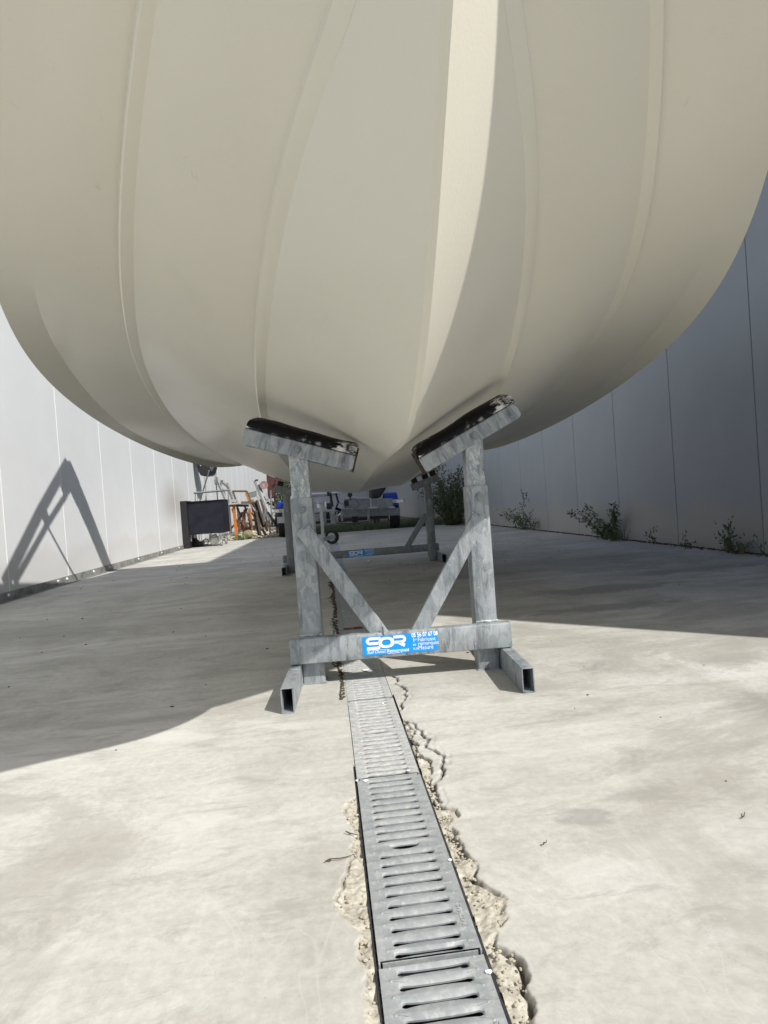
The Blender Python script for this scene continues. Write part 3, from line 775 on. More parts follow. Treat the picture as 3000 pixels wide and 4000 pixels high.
for sx in (-1, 1):
    a = Vector((sx*(HX-.002), -.0480, .485)); b = Vector((sx*.055, -.0480, .135))
    mb = MB(); mb.tube(a, b, .05, .024, .003, up=(0,1,0), r=.003); o = mb.build('brace', M_GALV, fs, smooth=30)
    mb = MB(); d = (a-b).normalized(); n_ = Vector((d.z, 0, -d.x)); mb.pipe([a+n_*.025+Vector((0,.010,0)), a+d*.003+Vector((0,.010,0)), a-n_*.025+Vector((0,.010,0))], .004, 6); mb.build('weld_bead', M_GALV2, fs, smooth=60)
for sx in (-1, 1):
    mb = MB(); mb.pipe([(sx*HX-.034, -.0365, .153), (sx*HX-.01, -.036, .1545), (sx*HX+.012, -.0365, .1525), (sx*HX+.035, -.036, .154)], .0042, 7); mb.build('weld_bead', M_GALV2, fs, smooth=60)
    mb = MB(); mb.pipe([(sx*(HX+.037), -.036, .0735), (sx*(HX+.053), -.0365, .0725), (sx*(HX+.068), -.036, .0735)], .004, 7); mb.build('weld_bead', M_GALV2, fs, smooth=60)
sticker(fs, loc=(-.003, -.0722, .113))
mb = MB(); mb.box((-.053, -.071, .155), (.0025, .003, .03)); mb.build('black_tab', M_BLACK, fs)
def arm(parent, px, y, pz, ang, shift, L=.335, flip=1):
    """tilting support: steel angle with a rounded black pad on top; local x runs along the arm"""
    mb = MB()
    mb.prism([(-L/2, 0, -.043), (-L/2+.007, 0, -.050), (L/2-.008, 0, -.050), (L/2, 0, -.042), (L/2, 0, 0), (-L/2, 0, 0)], (0, .004, 0))
    mb.prism([(-L/2, 0.072, -.050), (L/2, 0.072, -.050), (L/2, 0.072, 0), (-L/2, 0.072, 0)], (0, .004, 0))
    mb.box((0, .038, -.002), (L, .076, .004))
    o = mb.build('support_arm', M_GALV, parent, bevel=.001)
    o.location = (px, y, pz); o.rotation_euler = (0, -ang, 0)
    o.location = Vector((px, y, pz)) + Matrix.Rotation(-ang, 3, 'Y') @ Vector((shift, 0, .026))
    mb = MB(); n = 26; rows = []
    for k in range(n+1):
        t = k/n; x = -L/2+.004+(L-.004)*t
        cr = .031+.006*math.exp(-((t-.25 if flip > 0 else t-.75)/.2)**2)+.0015*math.sin(t*14)
        if k in (0, n): cr -= .006
        rows.append([(x, -.004, .001), (x, -.0065, .012), (x, -.005, cr-.010), (x, .006, cr-.002), (x, .030, cr+.006), (x, .060, cr+.013), (x, .078, cr+.010), (x, .080, .001)])
    for r_ in rows: mb.v += r_
    for i in range(n):
        for k in range(8): mb.f.append((i*8+k, i*8+(k+1) % 8, (i+1)*8+(k+1) % 8, (i+1)*8+k))
    mb.f.append(tuple(range(8))); mb.f.append(tuple(n*8+k for k in range(7, -1, -1))); mb.m = [0]*len(mb.f)
    q = mb.build('pad', M_PAD, o, smooth=50)
    bb = bolt(o, (-shift, -.0005, -.026), .0115)
    mb = MB(); e = L/2 if flip < 0 else -L/2
    mb.box((-e*1.012, .036, -.012), (.005, .07, .075)); mb.build('pad_end_flap', M_DARKWOOD, o)
    return o
arm(fs, -HX, -.040, .734, R(-18), .004, .352, 1)
arm(fs, HX, -.040, .740, R(26.5), -.012, .352, -1)

rs = empty('boat_stand', (.297, 5.46, 0), R(1.0), label='far galvanised boat stand with timber topped arms behind the near stand', cat='boat stand')
HX2 = .628
for sx in (-1, 1):
    mb = MB(); mb.tube((sx*HX2, 0, .003), (sx*HX2, 0, .588), .07, .07, .004, up=(0,1,0), r=.006); mb.build('post', M_GALVD, rs, smooth=30)
    mb = MB(); mb.tube((sx*HX2, 0, .4), (sx*HX2, 0, .735), .06, .06, .004, up=(0,1,0), r=.005); mb.build('inner_post', M_GALVD, rs, smooth=30)
    mb = MB(); mb.tube((sx*(HX2+.056), -.26, .036), (sx*(HX2+.056), .30, .036), .04, .07, .0032, r=.004); mb.build('foot', M_GALVD, rs, smooth=30)
    mb = MB(); mb.box((sx*(HX2+.056), -.16, .036), (.033, .02, .063)); mb.build('foot_shade_block', M_BLACK, rs)  # black block added here too, painting the shade inside the tube
    a = Vector((sx*(HX2-.03), .0, .42)); b = Vector((sx*(HX2-.235), .0, .125))
    mb = MB(); mb.tube(a, b, .05, .026, .003, up=(0,1,0), r=.003); mb.build('brace', M_GALVD, rs, smooth=30)
    bolt(rs, (sx*HX2, -.036, .54), .012)
    tilt = R(17.5)*sx; r3 = Matrix.Rotation(-tilt, 3, 'Y'); c0 = Vector((sx*HX2-.02*sx, -.036, .705))
    mb = MB(); mb.box((0, 0, 0), (.25, .006, .062)); mb.box((0, .075, 0), (.25, .006, .062)); o = mb.build('support_arm', M_GALVD, rs, bevel=.002, loc=c0, rot=(0, -tilt, 0))
    bolt(o, (0, -.003, 0), .012)
    for bx_ in (-.085, 0.02, .095):
        mb = MB(); mb.box((bx_, .037, .052), (.045, .07, .045)); mb.build('timber_block', M_DARKWOOD, o, bevel=.002)
    mb = MB(); mb.box((0, .04, .088), (.275, .13, .028)); mb.build('timber_board', M_WOODL, o, bevel=.003)
mb = MB(); mb.tube((-HX2-.075, .05, .115), (HX2+.075, .05, .115), .03, .066, .003, r=.004); mb.build('crossbar', M_GALVD, rs, smooth=30)
sticker(rs, loc=(-.012, .0343, .113))

# ------------------------------------------------------------------ plants
def leaf(mb, p, d, L, wd, rnd):
    d = Vector(d).normalized(); s = d.cross(Vector((rnd.uniform(-1,1), rnd.uniform(-1,1), rnd.uniform(-1,1)))).normalized()*wd/2
    n = d.cross(s).normalized()*L*.12; p = Vector(p)
    mb.add([p, p+d*L*.35+s+n, p+d*L+n*.2, p+d*L*.35-s+n, p+d*L*.45-n*.4], [(0,1,4), (1,2,4), (2,3,4), (3,0,4)])
def branchy(root, mat, base, tips, nl, L, wd, seed, stem=.006, up=.3):
    rnd = random.Random(seed); sm = MB(); lf = MB()
    for tip in tips:
        b = Vector(base)+Vector((rnd.uniform(-.03,.03), rnd.uniform(-.05,.05), 0)); t = Vector(tip); pts = [b]
        for k in range(1, 6):
            q = b.lerp(t, k/5)+Vector((rnd.uniform(-1,1), rnd.uniform(-1,1), rnd.uniform(-.4,.6)))*(t-b).length*.05; pts.append(q)
        for i in range(5): sm.cyl(pts[i], pts[i+1], stem*(1-i*.16), stem*(1-(i+1)*.16), n=5, cap=False)
        for k in range(nl):
            f = rnd.random()**.7; i = min(int(f*5), 4); q = pts[i].lerp(pts[i+1], f*5-i)
            d = (t-b).normalized()*.6+Vector((rnd.uniform(-1,1), rnd.uniform(-1,1), rnd.uniform(-.6,1)))
            off = Vector((rnd.gauss(0,1), rnd.gauss(0,1), rnd.gauss(0,1)))*L*.7
            leaf(lf, q+off, d, L*rnd.uniform(.6,1.2), wd*rnd.uniform(.7,1.2), rnd)
    sm.build('stem', M_STEM, root, smooth=60); tag(lf.build('foliage', mat, root), kind='stuff')
bush = empty('bush', (2.55, 12.3, 0), label='tall dark leafy bush against the shaded wall behind the stands', cat='bush')
tips = []
rnd = random.Random(4)
for k in range(46):
    a = rnd.uniform(0, 6.28); rr = rnd.random()**.5; h = 1.45*(1-.35*rr)*rnd.uniform(.5, 1.05)
    tips.append((min(.38, math.cos(a)*rr*.62), math.sin(a)*rr*1.05, h))
branchy(bush, M_LEAF, (0,0,-.1), tips, 105, .075, .022, 5, .012)
def weed(px, py, label, tips, nl, L, wd, seed, x=2.93, mat=M_WEED, name='weed'):
    nl = int(nl*1.7); wd *= 1.15
    d = fwd*2400 + rgt*(px-1500) - upv*(py-2000); p = P0+d*(x/d.x); r_ = empty(name, (x, p.y, 0), label=label, cat='plant', group='plants growing along the foot of the right wall')
    branchy(r_, mat, (0,0,0), tips, nl, L, wd, seed, .004); return r_
weed(2050, 2060, 'wispy weeds with a tall thin stem at the far foot of the right wall', [(-.05,-.5,.25),(-.05,-.2,.55),(-.1,.3,.27),(-.08,.6,.22),(-.05,.9,.25),(-.1,.1,.2),(-.05,-.8,.15)], 34, .05, .016, 1)
weed(2385, 2100, 'spreading weed with two leafy arms, largest along the right wall', [(-.06,-.28,.36),(-.05,-.22,.28),(-.1,.55,.26),(-.1,.80,.25),(-.08,.35,.33),(-.06,0,.16),(-.05,.2,.08),(-.1,-.35,.06)], 75, .032, .017, 2)
weed(2440, 2108, 'bare dry stalks beside the spreading weed on the right wall', [(-.03,-.1,.2),(-.04,.05,.17),(-.03,-.2,.14)], 3, .02, .008, 12)
weed(2562, 2124, 'small upright weed alone at the foot of the right wall', [(-.03,.03,.15),(-.04,-.04,.09)], 10, .035, .014, 3)
weed(2695, 2138, 'tiny low weed beside a panel joint of the right wall', [(-.03,.04,.05),(-.05,-.1,.045),(-.03,.0,.09)], 6, .035, .014, 4)
wd_ = weed(2870, 2150, 'stalked weed with stacked leaves near the right edge', [(-.04,.02,.20),(-.05,.10,.16),(-.06,-.03,.23)], 16, .036, .013, 6)
cac = empty('weed', (2.92, 4.16, 0), label='clump with two round fleshy leaves at the right edge by the wall', cat='plant', group='plants growing along the foot of the right wall')
mb = MB(); mb.ball((0, .10, .055), .055, 14, 8, (.3, .85, 1)); mb.build('fleshy_leaf', M_WEED, cac, smooth=60)
mb = MB(); mb.ball((0, -.045, .042), .042, 14, 8, (.3, .9, 1)); mb.build('fleshy_leaf', M_WEED, cac, smooth=60)
branchy(cac, M_WEED, (0,0,0), [(-.03,.18,.13),(-.05,.05,.13),(-.03,-.05,.12),(-.04,-.2,.08)], 9, .035, .014, 9, .003)
weed(2990, 2172, 'low trailing weed cut by the right edge of the view', [(-.03,.08,.12),(-.05,-.12,.05),(-.05,-.25,.08)], 9, .035, .014, 10)

# grass and gravel beyond the slab
def grass(name, x0, x1, y0, y1, n, h, mat, seed, dens=None):
    r_ = np.random.default_rng(seed); X = r_.uniform(x0, x1, n); Y = y0+(y1-y0)*r_.random(n)**1.6; A = r_.uniform(0, 6.28, n); H_ = r_.uniform(.3, 1, n)*h
    V = []; F = []
    for i in range(n):
        dx, dy = math.cos(A[i])*.007, math.sin(A[i])*.007; lx, ly = math.sin(A[i])*H_[i]*.5, -math.cos(A[i])*H_[i]*.5
        b = -.1; o = 3*i
        V += [(X[i]-dx, Y[i]-dy, b), (X[i]+dx, Y[i]+dy, b), (X[i]+lx, Y[i]+ly, b+H_[i])]; F.append((o, o+1, o+2))
    me = bpy.data.meshes.new(name); me.from_pydata(V, [], F); me.materials.append(mat); tag(link(name, me), kind='stuff')
grass('grass', -1.0, 3.0, GY1+.02, 17.5, 16000, .24, M_LEAF, 3)
grass('grass', -2.5, -.9, GY1+.02, 13.6, 900, .15, M_WEEDL, 4)
mb = MB(); rnd = random.Random(9)
for k in range(2600):
    x = rnd.uniform(-2.45, -.6); y = GY1+.02+rnd.random()**1.4*7; s = rnd.uniform(.012, .038)
    mb.ball((x, y, -.10+s*.4+ (.06 if y < GY1+.5 else .09)*rnd.random()), s, 5, 3, (rnd.uniform(.8,1.3), rnd.uniform(.8,1.2), rnd.uniform(.5,.8)))
tag(mb.build('gravel', M_STONE), kind='stuff')

# ------------------------------------------------------------------ clutter along the left wall
YC = 11.0
A = lambda x, y, Y=YC: at(x, y, Y)
# tank cart
tl, tr, br, bl = A(706,1963), A(868,1953), A(877,2081), A(717,2091)
cart = empty('tank_cart', (tl.x+.3, YC, 0), label='black steel tank on casters with a push bar, by the left wall', cat='cart')
cl = cart.location
x0, x1, z0, z1 = bl.x+.035, br.x, (bl.z+br.z)/2, (tl.z+tr.z)/2
mb = MB(); t = .012; Dp = .62
for a_ in ((x0, YC), ):
    mb.box(((x0+x1)/2-cl.x, 0, (z0+z1)/2), (x1-x0, t, z1-z0)); mb.box(((x0+x1)/2-cl.x, Dp, (z0+z1)/2), (x1-x0, t, z1-z0))
    mb.box((x0-cl.x, Dp/2, (z0+z1)/2), (t, Dp-t, z1-z0)); mb.box((x1-cl.x, Dp/2, (z0+z1)/2), (t, Dp-t, z1-z0)); mb.box(((x0+x1)/2-cl.x, Dp/2, z0+.01), (x1-x0-t, Dp-t, .012))
mb.build('tank', M_TANK, cart, bevel=.003)
mb = MB()
for yy in (-.02, Dp+.02): mb.box(((x0+x1)/2-cl.x, yy, z1+.004), (x1-x0+.06, .03, .008))
for xx in (x0-.012, x1+.012): mb.box((xx-cl.x, Dp/2, z1+.004), (.03, Dp+.01, .0078))
mb.build('rim', M_TANK, cart)
ha, hb = A(757,1926,11.3), A(897,1914,11.3)
mb = MB(); mb.cyl(ha-cl, hb-cl, .018, n=12); mb.build('push_bar', M_GALVD, cart, smooth=40)
for p in (ha, hb):
    mb = MB(); q = Vector(p)-cl; q.x += .03 if p is ha else -.03; mb.cyl(q, (q.x-(.02 if p is ha else 0), q.y, z1-.05), .009, n=8); mb.build('bar_support', M_GALVD, cart, smooth=40)
def caster(parent, x, y, zt, r=.058):
    mb = MB(); mb.box((x, y, zt-.004), (.09, .09, .006)); mb.box((x-.028, y+.01, zt-.06), (.005, .05, .11)); mb.box((x+.028, y+.01, zt-.06), (.005, .05, .11)); o = mb.build('caster', M_ALU, parent, bevel=.001)
    mb = MB(); mb.lathe((x, y+.015, r+.001), (1,0,0), [(-.018, .02), (-.018, r*.9), (-.012, r), (.012, r), (.018, r*.9), (.018, .02)], 22); mb.build('caster_wheel', M_GREYRUB, o, smooth=40)
caster(cart, A(738,2110).x-cl.x, .05, z0); caster(cart, A(862,2110).x-cl.x, .05, z0); caster(cart, A(735,2110).x-cl.x+.05, .55, z0); caster(cart, A(862,2110).x-cl.x, .57, z0)
bag = empty('plastic_bag', (A(840,2120,11.25).x, 11.25, 0), label='crumpled white plastic bag on the concrete under the black tank cart', cat='bag')
mb = MB(); mb.ball((0, 0, .10), .1, 18, 12, (.85, .7, 1.0)); rnd = random.Random(2)
mb.v = [(x+rnd.uniform(-.012,.012), y+rnd.uniform(-.012,.012), max(0, z+rnd.uniform(-.014,.014))) for x, y, z in mb.v]; mb.build('bag_body', M_WHITE, bag)
mb = MB(); mb.cyl((0,0,.16), (.01,.01,.21), .035, .02, n=9); mb.build('bag_neck', M_WHITE, bag)
jack = empty('trolley_jack', (A(775,2115,11.35).x, 11.4, 0), label='dark machine part with hoses lying in the shadow under the tank cart', cat='machine part')
mb = MB(); mb.box((0, 0, .05), (.16, .2, .08)); mb.cyl((-.05, -.05, .09), (-.05,-.05,.16), .03, n=12); mb.build('machine_body', M_BLACK, jack, bevel=.005)
mb = MB(); mb.pipe([(.06,-.08,.05),(.10,-.1,.11),(.14,-.08,.14),(.18,-.07,.10),(.17,-.08,.04),(.12,-.1,.03)], .007, 7); mb.build('hose', M_BLACK, jack, smooth=50)
sh = empty('steel_sheet', (-2.46, 11.55, 0), label='flat black sheet leaning on the left wall behind the tank cart', cat='sheet')
q = [A(694,1987,11.7), A(722,1984,11.7), A(733,2143,11.1), A(711,2147,11.1)]
mb = MB(); mb.prism([Vector((-.034, -.62, .0)), Vector((.07, -.62, 0)), Vector((.07, -.2, 0)), Vector((-.034, -.2, 0))], (-.0, 0, .83)); mb.build('sheet', M_BLACK, sh, bevel=.003)

# tub hung on a pole
tub = empty('outboard_cowl', (A(800,1850,12.2).x, 12.2, A(800,1860,12.2).z), label='black rounded tub raised on a slanted steel pole by the left wall', cat='tub')
o_ = tub.location; YT = 12.2
prof2 = [A(761,1770,YT), A(764,1812,YT), A(773,1840,YT), A(783,1857,YT), A(800,1860,YT), A(822,1857,YT), A(832,1845,YT), A(837,1826,YT), A(838,1770,YT)]
mb = MB(); mb.prism([p-o_ for p in prof2], (0, .34, 0)); mb.build('tub_body', M_BLACK, tub, bevel=.03, smooth=50, seg=4)
mb = MB(); mb.prism([p-o_ for p in (A(815,1790,YT), A(835,1790,YT), A(835,1830,YT), A(828,1843,YT), A(819,1830,YT))], (0, -.015, 0)); mb.build('grey_panel', plain('slate_plastic', (.07,.08,.10), .4), tub, bevel=.004)
mb = MB(); mb.beam(A(781,1780,YT-.03)-o_, A(783,1820,YT-.03)-o_, .02, .01); mb.build('white_strap', M_WHITE, tub)
pol = empty('steel_pole', (A(776,1975,12.4).x, 12.4, 0), label='slanted grey pole propping the black tub', cat='pole')
mb = MB(); mb.cyl(A(817,1838,12.15)-pol.location, A(776,1975,12.45)-pol.location, .014, n=10); mb.cyl(A(776,1975,12.45)-pol.location, Vector((-.02, .1, 0)), .014, n=10); mb.build('pole', M_GALVD, pol, smooth=40)
frm = empty('aluminium_frame', (A(870,1940,12.9).x, 12.9, 0), label='pale aluminium box section frame leaning behind the push bar', cat='frame')
o_ = frm.location; YF = 12.9
def fbeam(mb, o_, p, q, Y, w=.06, h=.06, Y2=None): mb.tube(at(*p, Y)-o_, at(*q, Y2 or Y)-o_, w, h, .004, r=.003)
for nm, p, q in (('upright', (849,1874), (893,1975)), ('upright', (886,1890), (910,1950)), ('rail', (846,1868), (890,1893)), ('rail', (866,1880), (889,1898))):
    mb = MB(); fbeam(mb, o_, p, q, YF, .055, .055, YF+.2); mb.build(nm, M_ALU, frm, smooth=30)
for p, q in (((893,1975),(902,2085)), ((910,1950),(922,2080))):
    mb = MB(); fbeam(mb, o_, p, q, YF+.2, .05, .05); mb.build('upright', M_ALU, frm, smooth=30)
pst = empty('galvanised_post', (A(842,1860,13.1).x, 13.1, 0), label='thin galvanised post with clamp standing by the left wall', cat='post')
mb = MB(); mb.cyl(A(838,1790,13.1)-pst.location, A(844,1885,13.1)-pst.location, .022, n=10); mb.cyl(A(844,1885,13.1)-pst.location, (.02, 0, 0), .012, n=8); mb.build('post', M_GALV, pst, smooth=40)
mb = MB(); mb.box(A(845,1883,13.08)-pst.location, (.07,.06,.11)); mb.build('clamp', M_GALVD, pst, bevel=.006)
# orange trestle
YO = 12.95
tre = empty('orange_trestle', (A(935,2090,YO).x, YO, 0), label='orange and black steel trestle with rough timber on top', cat='trestle')
o_ = tre.location
for i, (p, q, m_, w_, Y) in enumerate((((913,1985),(925,2100), M_ORANGE, .055, YO), ((956,1990),(953,2078), M_ORANGE, .05, YO+.25), ((975,1985),(986,2070), M_ORANGE, .038, YO+.35), ((960,1925),(972,1955), M_ORANGE, .035, YO+.4))):
    mb = MB(); mb.beam(at(*p, Y)-o_, at(*q, Y)-o_, w_*1.2, w_); mb.build('leg', m_, tre, bevel=.004)
for p, q in (((900,2068),(968,1985)), ((925,1983),(968,2060)), ((907,1988),(935,2068)), ((955,1975),(985,2060))):
    mb = MB(); mb.beam(at(*p, YO+.15)-o_, at(*q, YO+.15)-o_, .04, .035); mb.build('cross_brace', M_BROWN, tre, bevel=.002)
mb = MB(); mb.beam(at(896,1975,YO)-o_, at(922,1976,YO)-o_, .05, .05); mb.build('top_rail', M_ORANGE, tre, bevel=.003)
mb = MB(); mb.beam(at(920,1975,YO+.05)-o_, at(972,1975,YO+.05)-o_, .06, .05); mb.build('top_rail', M_BROWN, tre, bevel=.003)
for i, (p, q, lab, m_) in enumerate((((893,1969),(945,1966), 'grey board lying across the left of the orange trestle', M_WOODL), ((944,1964),(974,1963), 'short thick timber offcut on the right of the orange trestle', M_WOOD), ((896,1957),(926,1956), 'pale block standing above the orange trestle beside the frame', M_ALU))):
    mb = MB(); a_ = at(*p, YO); b_ = at(*q, YO); c_ = (a_+b_)/2; mb.beam(a_-c_, b_-c_, .22, .035 if i == 0 else .055); tag(mb.build('timber_board', m_, loc=c_, bevel=.003), lab, 'board')
# brown rectangular frame
bf = empty('brown_frame', (A(935,1935,13.6).x, 13.6, 0), label='dark brown rectangular metal frame leaning above the trestle', cat='frame'); o_ = bf.location
for p, q, Yb in (((908,1919),(964,1919), 13.6), ((909,1919),(920,1952), 13.6), ((964,1919),(984,1975), 13.6), ((920,1952),(950,2075), 13.55), ((984,1975),(1003,2062), 13.55)):
    mb = MB(); mb.beam(at(*p, Yb)-o_, at(*q, Yb)-o_, .035, .04); mb.build('frame_bar', M_BROWN, bf, bevel=.002)
# leaning timber
for i, (p, q, w_, m_, lab) in enumerate((
    ((975,1955),(1002,2000), .07, M_WOODL, 'pale grey plank end leaning right of the orange trestle'),
    ((984,1952),(1012,2090), .06, M_WOOD, 'brown weathered plank leaning, leftmost of the dark stack'),
    ((993,1960),(1025,2058), .085, M_DARKWOOD, 'wide black board leaning in the middle of the stack'),
    ((1003,1955),(1034,2055), .05, M_DARKWOOD, 'narrow black board leaning, rightmost and tallest of the stack'),
    ((985,2002),(1038,2090), .045, M_WOOD, 'low brown batten slanting in front of the dark stack'),
    ((1000,1995),(1017,2088), .05, M_DARKWOOD, 'short dark post leaning behind the low batten'))):
    Yl = 13.7-.06*i; mb = MB(); a_ = at(*p, Yl); b_ = at(*q, Yl-.25); c_ = b_.copy(); mb.beam(a_-c_, b_-c_, w_, .035); tag(mb.build('plank', m_, loc=c_, bevel=.003), lab, 'plank', 'boards leaning by the left wall')
rk = empty('scrap_rack', (A(985,2010,14.0).x, 14.0, 0), label='dark steel rack full of crossed bars behind the leaning boards', cat='rack'); o_ = rk.location
for p, q, w_, m_ in (((930,1985),(935,2080),.05,M_BROWN), ((945,2000),(965,2075),.06,M_BLACK), ((960,1990),(940,2070),.04,M_BROWN), ((975,1990),(978,2080),.06,M_BLACK), ((968,2030),(1015,2034),.05,M_BLACK), ((930,2040),(975,2046),.045,M_BROWN),
                     ((1010,1985),(1045,2075),.05,M_DARKWOOD), ((1018,1950),(1050,2060),.03,M_BROWN), ((1040,1985),(1020,2070),.035,M_GALVD), ((1005,2060),(1050,2052),.04,M_BROWN), ((1045,2000),(1085,2058),.03,M_BLACK), ((1085,1960),(1075,2055),.03,M_BLACK)):
    mb = MB(); mb.beam(at(*p, 14.1)-o_, at(*q, 14.1)-o_, w_, .05); mb.build('rack_bar', m_, rk, bevel=.003)
gb_ = MB(); c_ = at(985,1932,14.2); gb_.prism([at(969,1924,14.2)-c_, at(1001,1917,14.2)-c_, at(1003,1938,14.2)-c_, at(973,1945,14.2)-c_], (0, .03, 0)); tag(gb_.build('grey_green_board', M_GREENP, loc=c_, bevel=.004), 'small grey green board standing behind the leaning planks', 'board')
# leaning trailer beam with wheel
lb = empty('trailer_beam', (A(1040,2030,14.6).x, 14.6, 0), label='grey square tube trailer beam leaning with winch wheel and brackets', cat='trailer part'); o_ = lb.location
mb = MB(); fbeam(mb, o_, (999,1877), (1060,2032), 14.6, .085, .085, 14.4); mb.build('beam', M_ALU, lb, smooth=30)
mb = MB(); mb.beam(at(996,1877,14.55)-o_, at(1008,1874,14.55)-o_, .03, .03); mb.build('end_cap', M_BLACK, lb)
mb = MB(); c_ = at(1031,1895,14.5)-o_; mb.lathe(c_, (.2,-1,0), [(-.03, .03), (-.03, .075), (-.035,.095), (0,.098), (.035,.095), (.03,.075), (.03,.03), (0,.025)], 24); mb.build('roller_wheel', M_PINK, lb, smooth=40)
mb = MB(); mb.beam(at(1012,1888,14.5)-o_, at(1033,1897,14.5)-o_, .05, .05); mb.build('wheel_bracket', M_ALU, lb, bevel=.004)
for p, q in (((973,1948),(1000,1935)), ((1000,1935),(1027,1972)), ((1028,1972),(1053,1950)), ((1027,1970),(1028,2010)), ((1027,2010),(1040,2050)), ((1040,1925),(1050,1960)), ((1029,1985),(1040,2045))):
    mb = MB(); mb.beam(at(*p, 14.45)-o_, at(*q, 14.45)-o_, .03, .03); mb.build('bracket', M_ALU, lb, bevel=.003)
# rust red machine
rm = empty('red_press', (A(1062,1960,15).x, 15., 0), label='rust red steel column with tubes on its side, behind the leaning beam', cat='machine'); o_ = rm.location
mb = MB(); mb.prism([at(*q, 15)-o_ for q in ((1040,1850),(1072,1850),(1074,1945),(1047,1948))], (0, .3, 0)); mb.build('column', M_RUST, rm, bevel=.006)
mb = MB(); mb.prism([at(*q, 15)-o_ for q in ((1074,1860),(1086,1860),(1088,1925),(1075,1925))], (0, .25, 0)); mb.build('side_plate', M_RUST, rm, bevel=.006)
for q in ((1072,1940), (1080,1942), (1070,1895)):
    mb = MB(); c_ = at(*q, 14.98)-o_; mb.tube(c_, c_+Vector((0,.3,0)), .05, .05, .006, r=.004); mb.build('square_tube', M_BROWN, rm, smooth=30)
for q in ((1045,1946), (1073,1946)):
    mb = MB(); c_ = at(*q, 15.1)-o_; mb.beam(c_, (c_.x, c_.y, 0), .04, .04); mb.build('leg', M_BROWN, rm)
# tripod stand
YS = 14.2
tp = empty('tripod_stand', (A(1062,2050,YS).x, YS, 0), label='grey steel tripod stand on the gravel holding a thin post', cat='stand'); o_ = tp.location
mb = MB(); mb.cyl(at(1057,1915,YS)-o_, at(1063,2048,YS)-o_, .02, n=10); mb.build('post', M_GALVD, tp, smooth=40)
for p, q in (((1062,2022),(1036,2055)), ((1062,2022),(1094,2052)), ((1036,2055),(1096,2055)), ((1063,2030),(1063,2058))):
    mb = MB(); mb.beam(at(*p, YS)-o_, at(*q, YS)-o_, .035, .03); mb.build('leg', M_GALVD, tp, bevel=.002)
# plant and mossy stone beside the cart
rz = empty('rosette_plant', (A(945,2110,12.9).x, 12.86, -.05), label='leafy green rosette growing in gravel beside the tank cart', cat='plant')
lf = MB(); rnd = random.Random(8)
for k in range(70):
    a_ = rnd.uniform(0, 6.28); e = rnd.uniform(.15, 1.1); leaf(lf, (rnd.gauss(0,.05), rnd.gauss(0,.04), .02), (math.cos(a_)*math.cos(e), math.sin(a_)*math.cos(e), math.sin(e)), rnd.uniform(.1,.22), .035, rnd)
tag(lf.build('foliage', M_WEEDL, rz), kind='stuff')
c_ = at(968, 2088, 13.0); mb = MB(); mb.ball((0,0,0), .1, 14, 9, (1.2, .9, .95)); rnd = random.Random(3)
mb.v = [(x*(1+rnd.uniform(-.06,.06)), y, z*(1+rnd.uniform(-.06,.06))) for x, y, z in mb.v]
tag(mb.build('mossy_stone', M_LOG, loc=c_, smooth=60), 'round mossy brown stone behind the leafy rosette', 'stone')

# ------------------------------------------------------------------ boat trailer at the end of the slab
YT = 12.0
tr_ = empty('boat_trailer', (.1, 12.0, 0), label='galvanised boat trailer with blue mudguards parked at the far slab edge', cat='trailer'); o_ = tr_.location
def TB(nm, p, q, Y, w, h, mat, Y2=None, up=(0,0,1), hollow=False):
    mb = MB(); a_ = at(*p, Y)-o_; b_ = at(*q, Y2 or Y)-o_
    if hollow: mb.tube(a_, b_, w, h, .006, up=up, r=.006)
    else: mb.beam(a_, b_, w, h, up)
    return mb.build(nm, mat, tr_, bevel=0 if hollow else .004, smooth=30 if hollow else None)
TB('cross_beam', (1128,1990), (1272,1978), 12.0, .08, .20, M_GALV)
TB('cross_beam', (1345,1967), (1535,1965), 12.0, .08, .19, M_GALVD)
TB('lower_beam', (1130,2034), (1270,2018), 12.35, .08, .15, M_GALV)
TB('lower_beam', (1330,2004), (1562,1998), 12.35, .08, .155, M_GALVD)
TB('axle', (1120,2050), (1515,2018), 12.7, .07, .07, M_BLACK)
for px_ in (1498,):
    TB('clamp_plate', (1438,1985), (1440,2032), 12.28, .05, .02, M_GALV, up=(0,1,0))
TB('drawbar', (1324,1982), (1330,1975), 9.9, .11, .12, M_GALVD, 12.2, up=(.45,0,1), hollow=True)
TB('drawbar_bracket', (1285,1965), (1287,1990), 10.4, .09, .09, M_BLACK, up=(0,1,0)); TB('drawbar_bracket', (1352,1955), (1354,1978), 10.6, .08, .08, M_BLACK, up=(0,1,0))
TB('coupling_lever', (1289,1921), (1298,1980), 10.0, .045, .045, M_BLACK); TB('coupling_lever', (1312,1927), (1322,1965), 10.0, .035, .035, M_BLACK)
TB('crank_arm', (1248,1936), (1281,1938), 9.6, .018, .018, M_STEEL); TB('crank_grip', (1281,1918), (1283,1938), 9.6, .035, .035, M_BLACK)
TB('lever_head', (1286,1920), (1294,1921), 9.95, .05, .05, M_GALVD)
mb = MB(); c_ = at(1367,1933,10.6)-o_; mb.cyl(c_, c_+Vector((0,.06,0)), .042, n=18); mb.cyl(c_+Vector((0,.03,0)), at(1368,1955,10.6)-o_, .012, n=8); mb.build('breakaway_knob', M_BLACK, tr_, smooth=40)
mb = MB(); mb.pipe([at(*q, 10.7)-o_ for q in ((1366,1945),(1385,1948),(1398,1960),(1402,1972),(1396,1983),(1380,1988))], .004, 6); mb.build('brake_cable', M_BLACK, tr_, smooth=60)
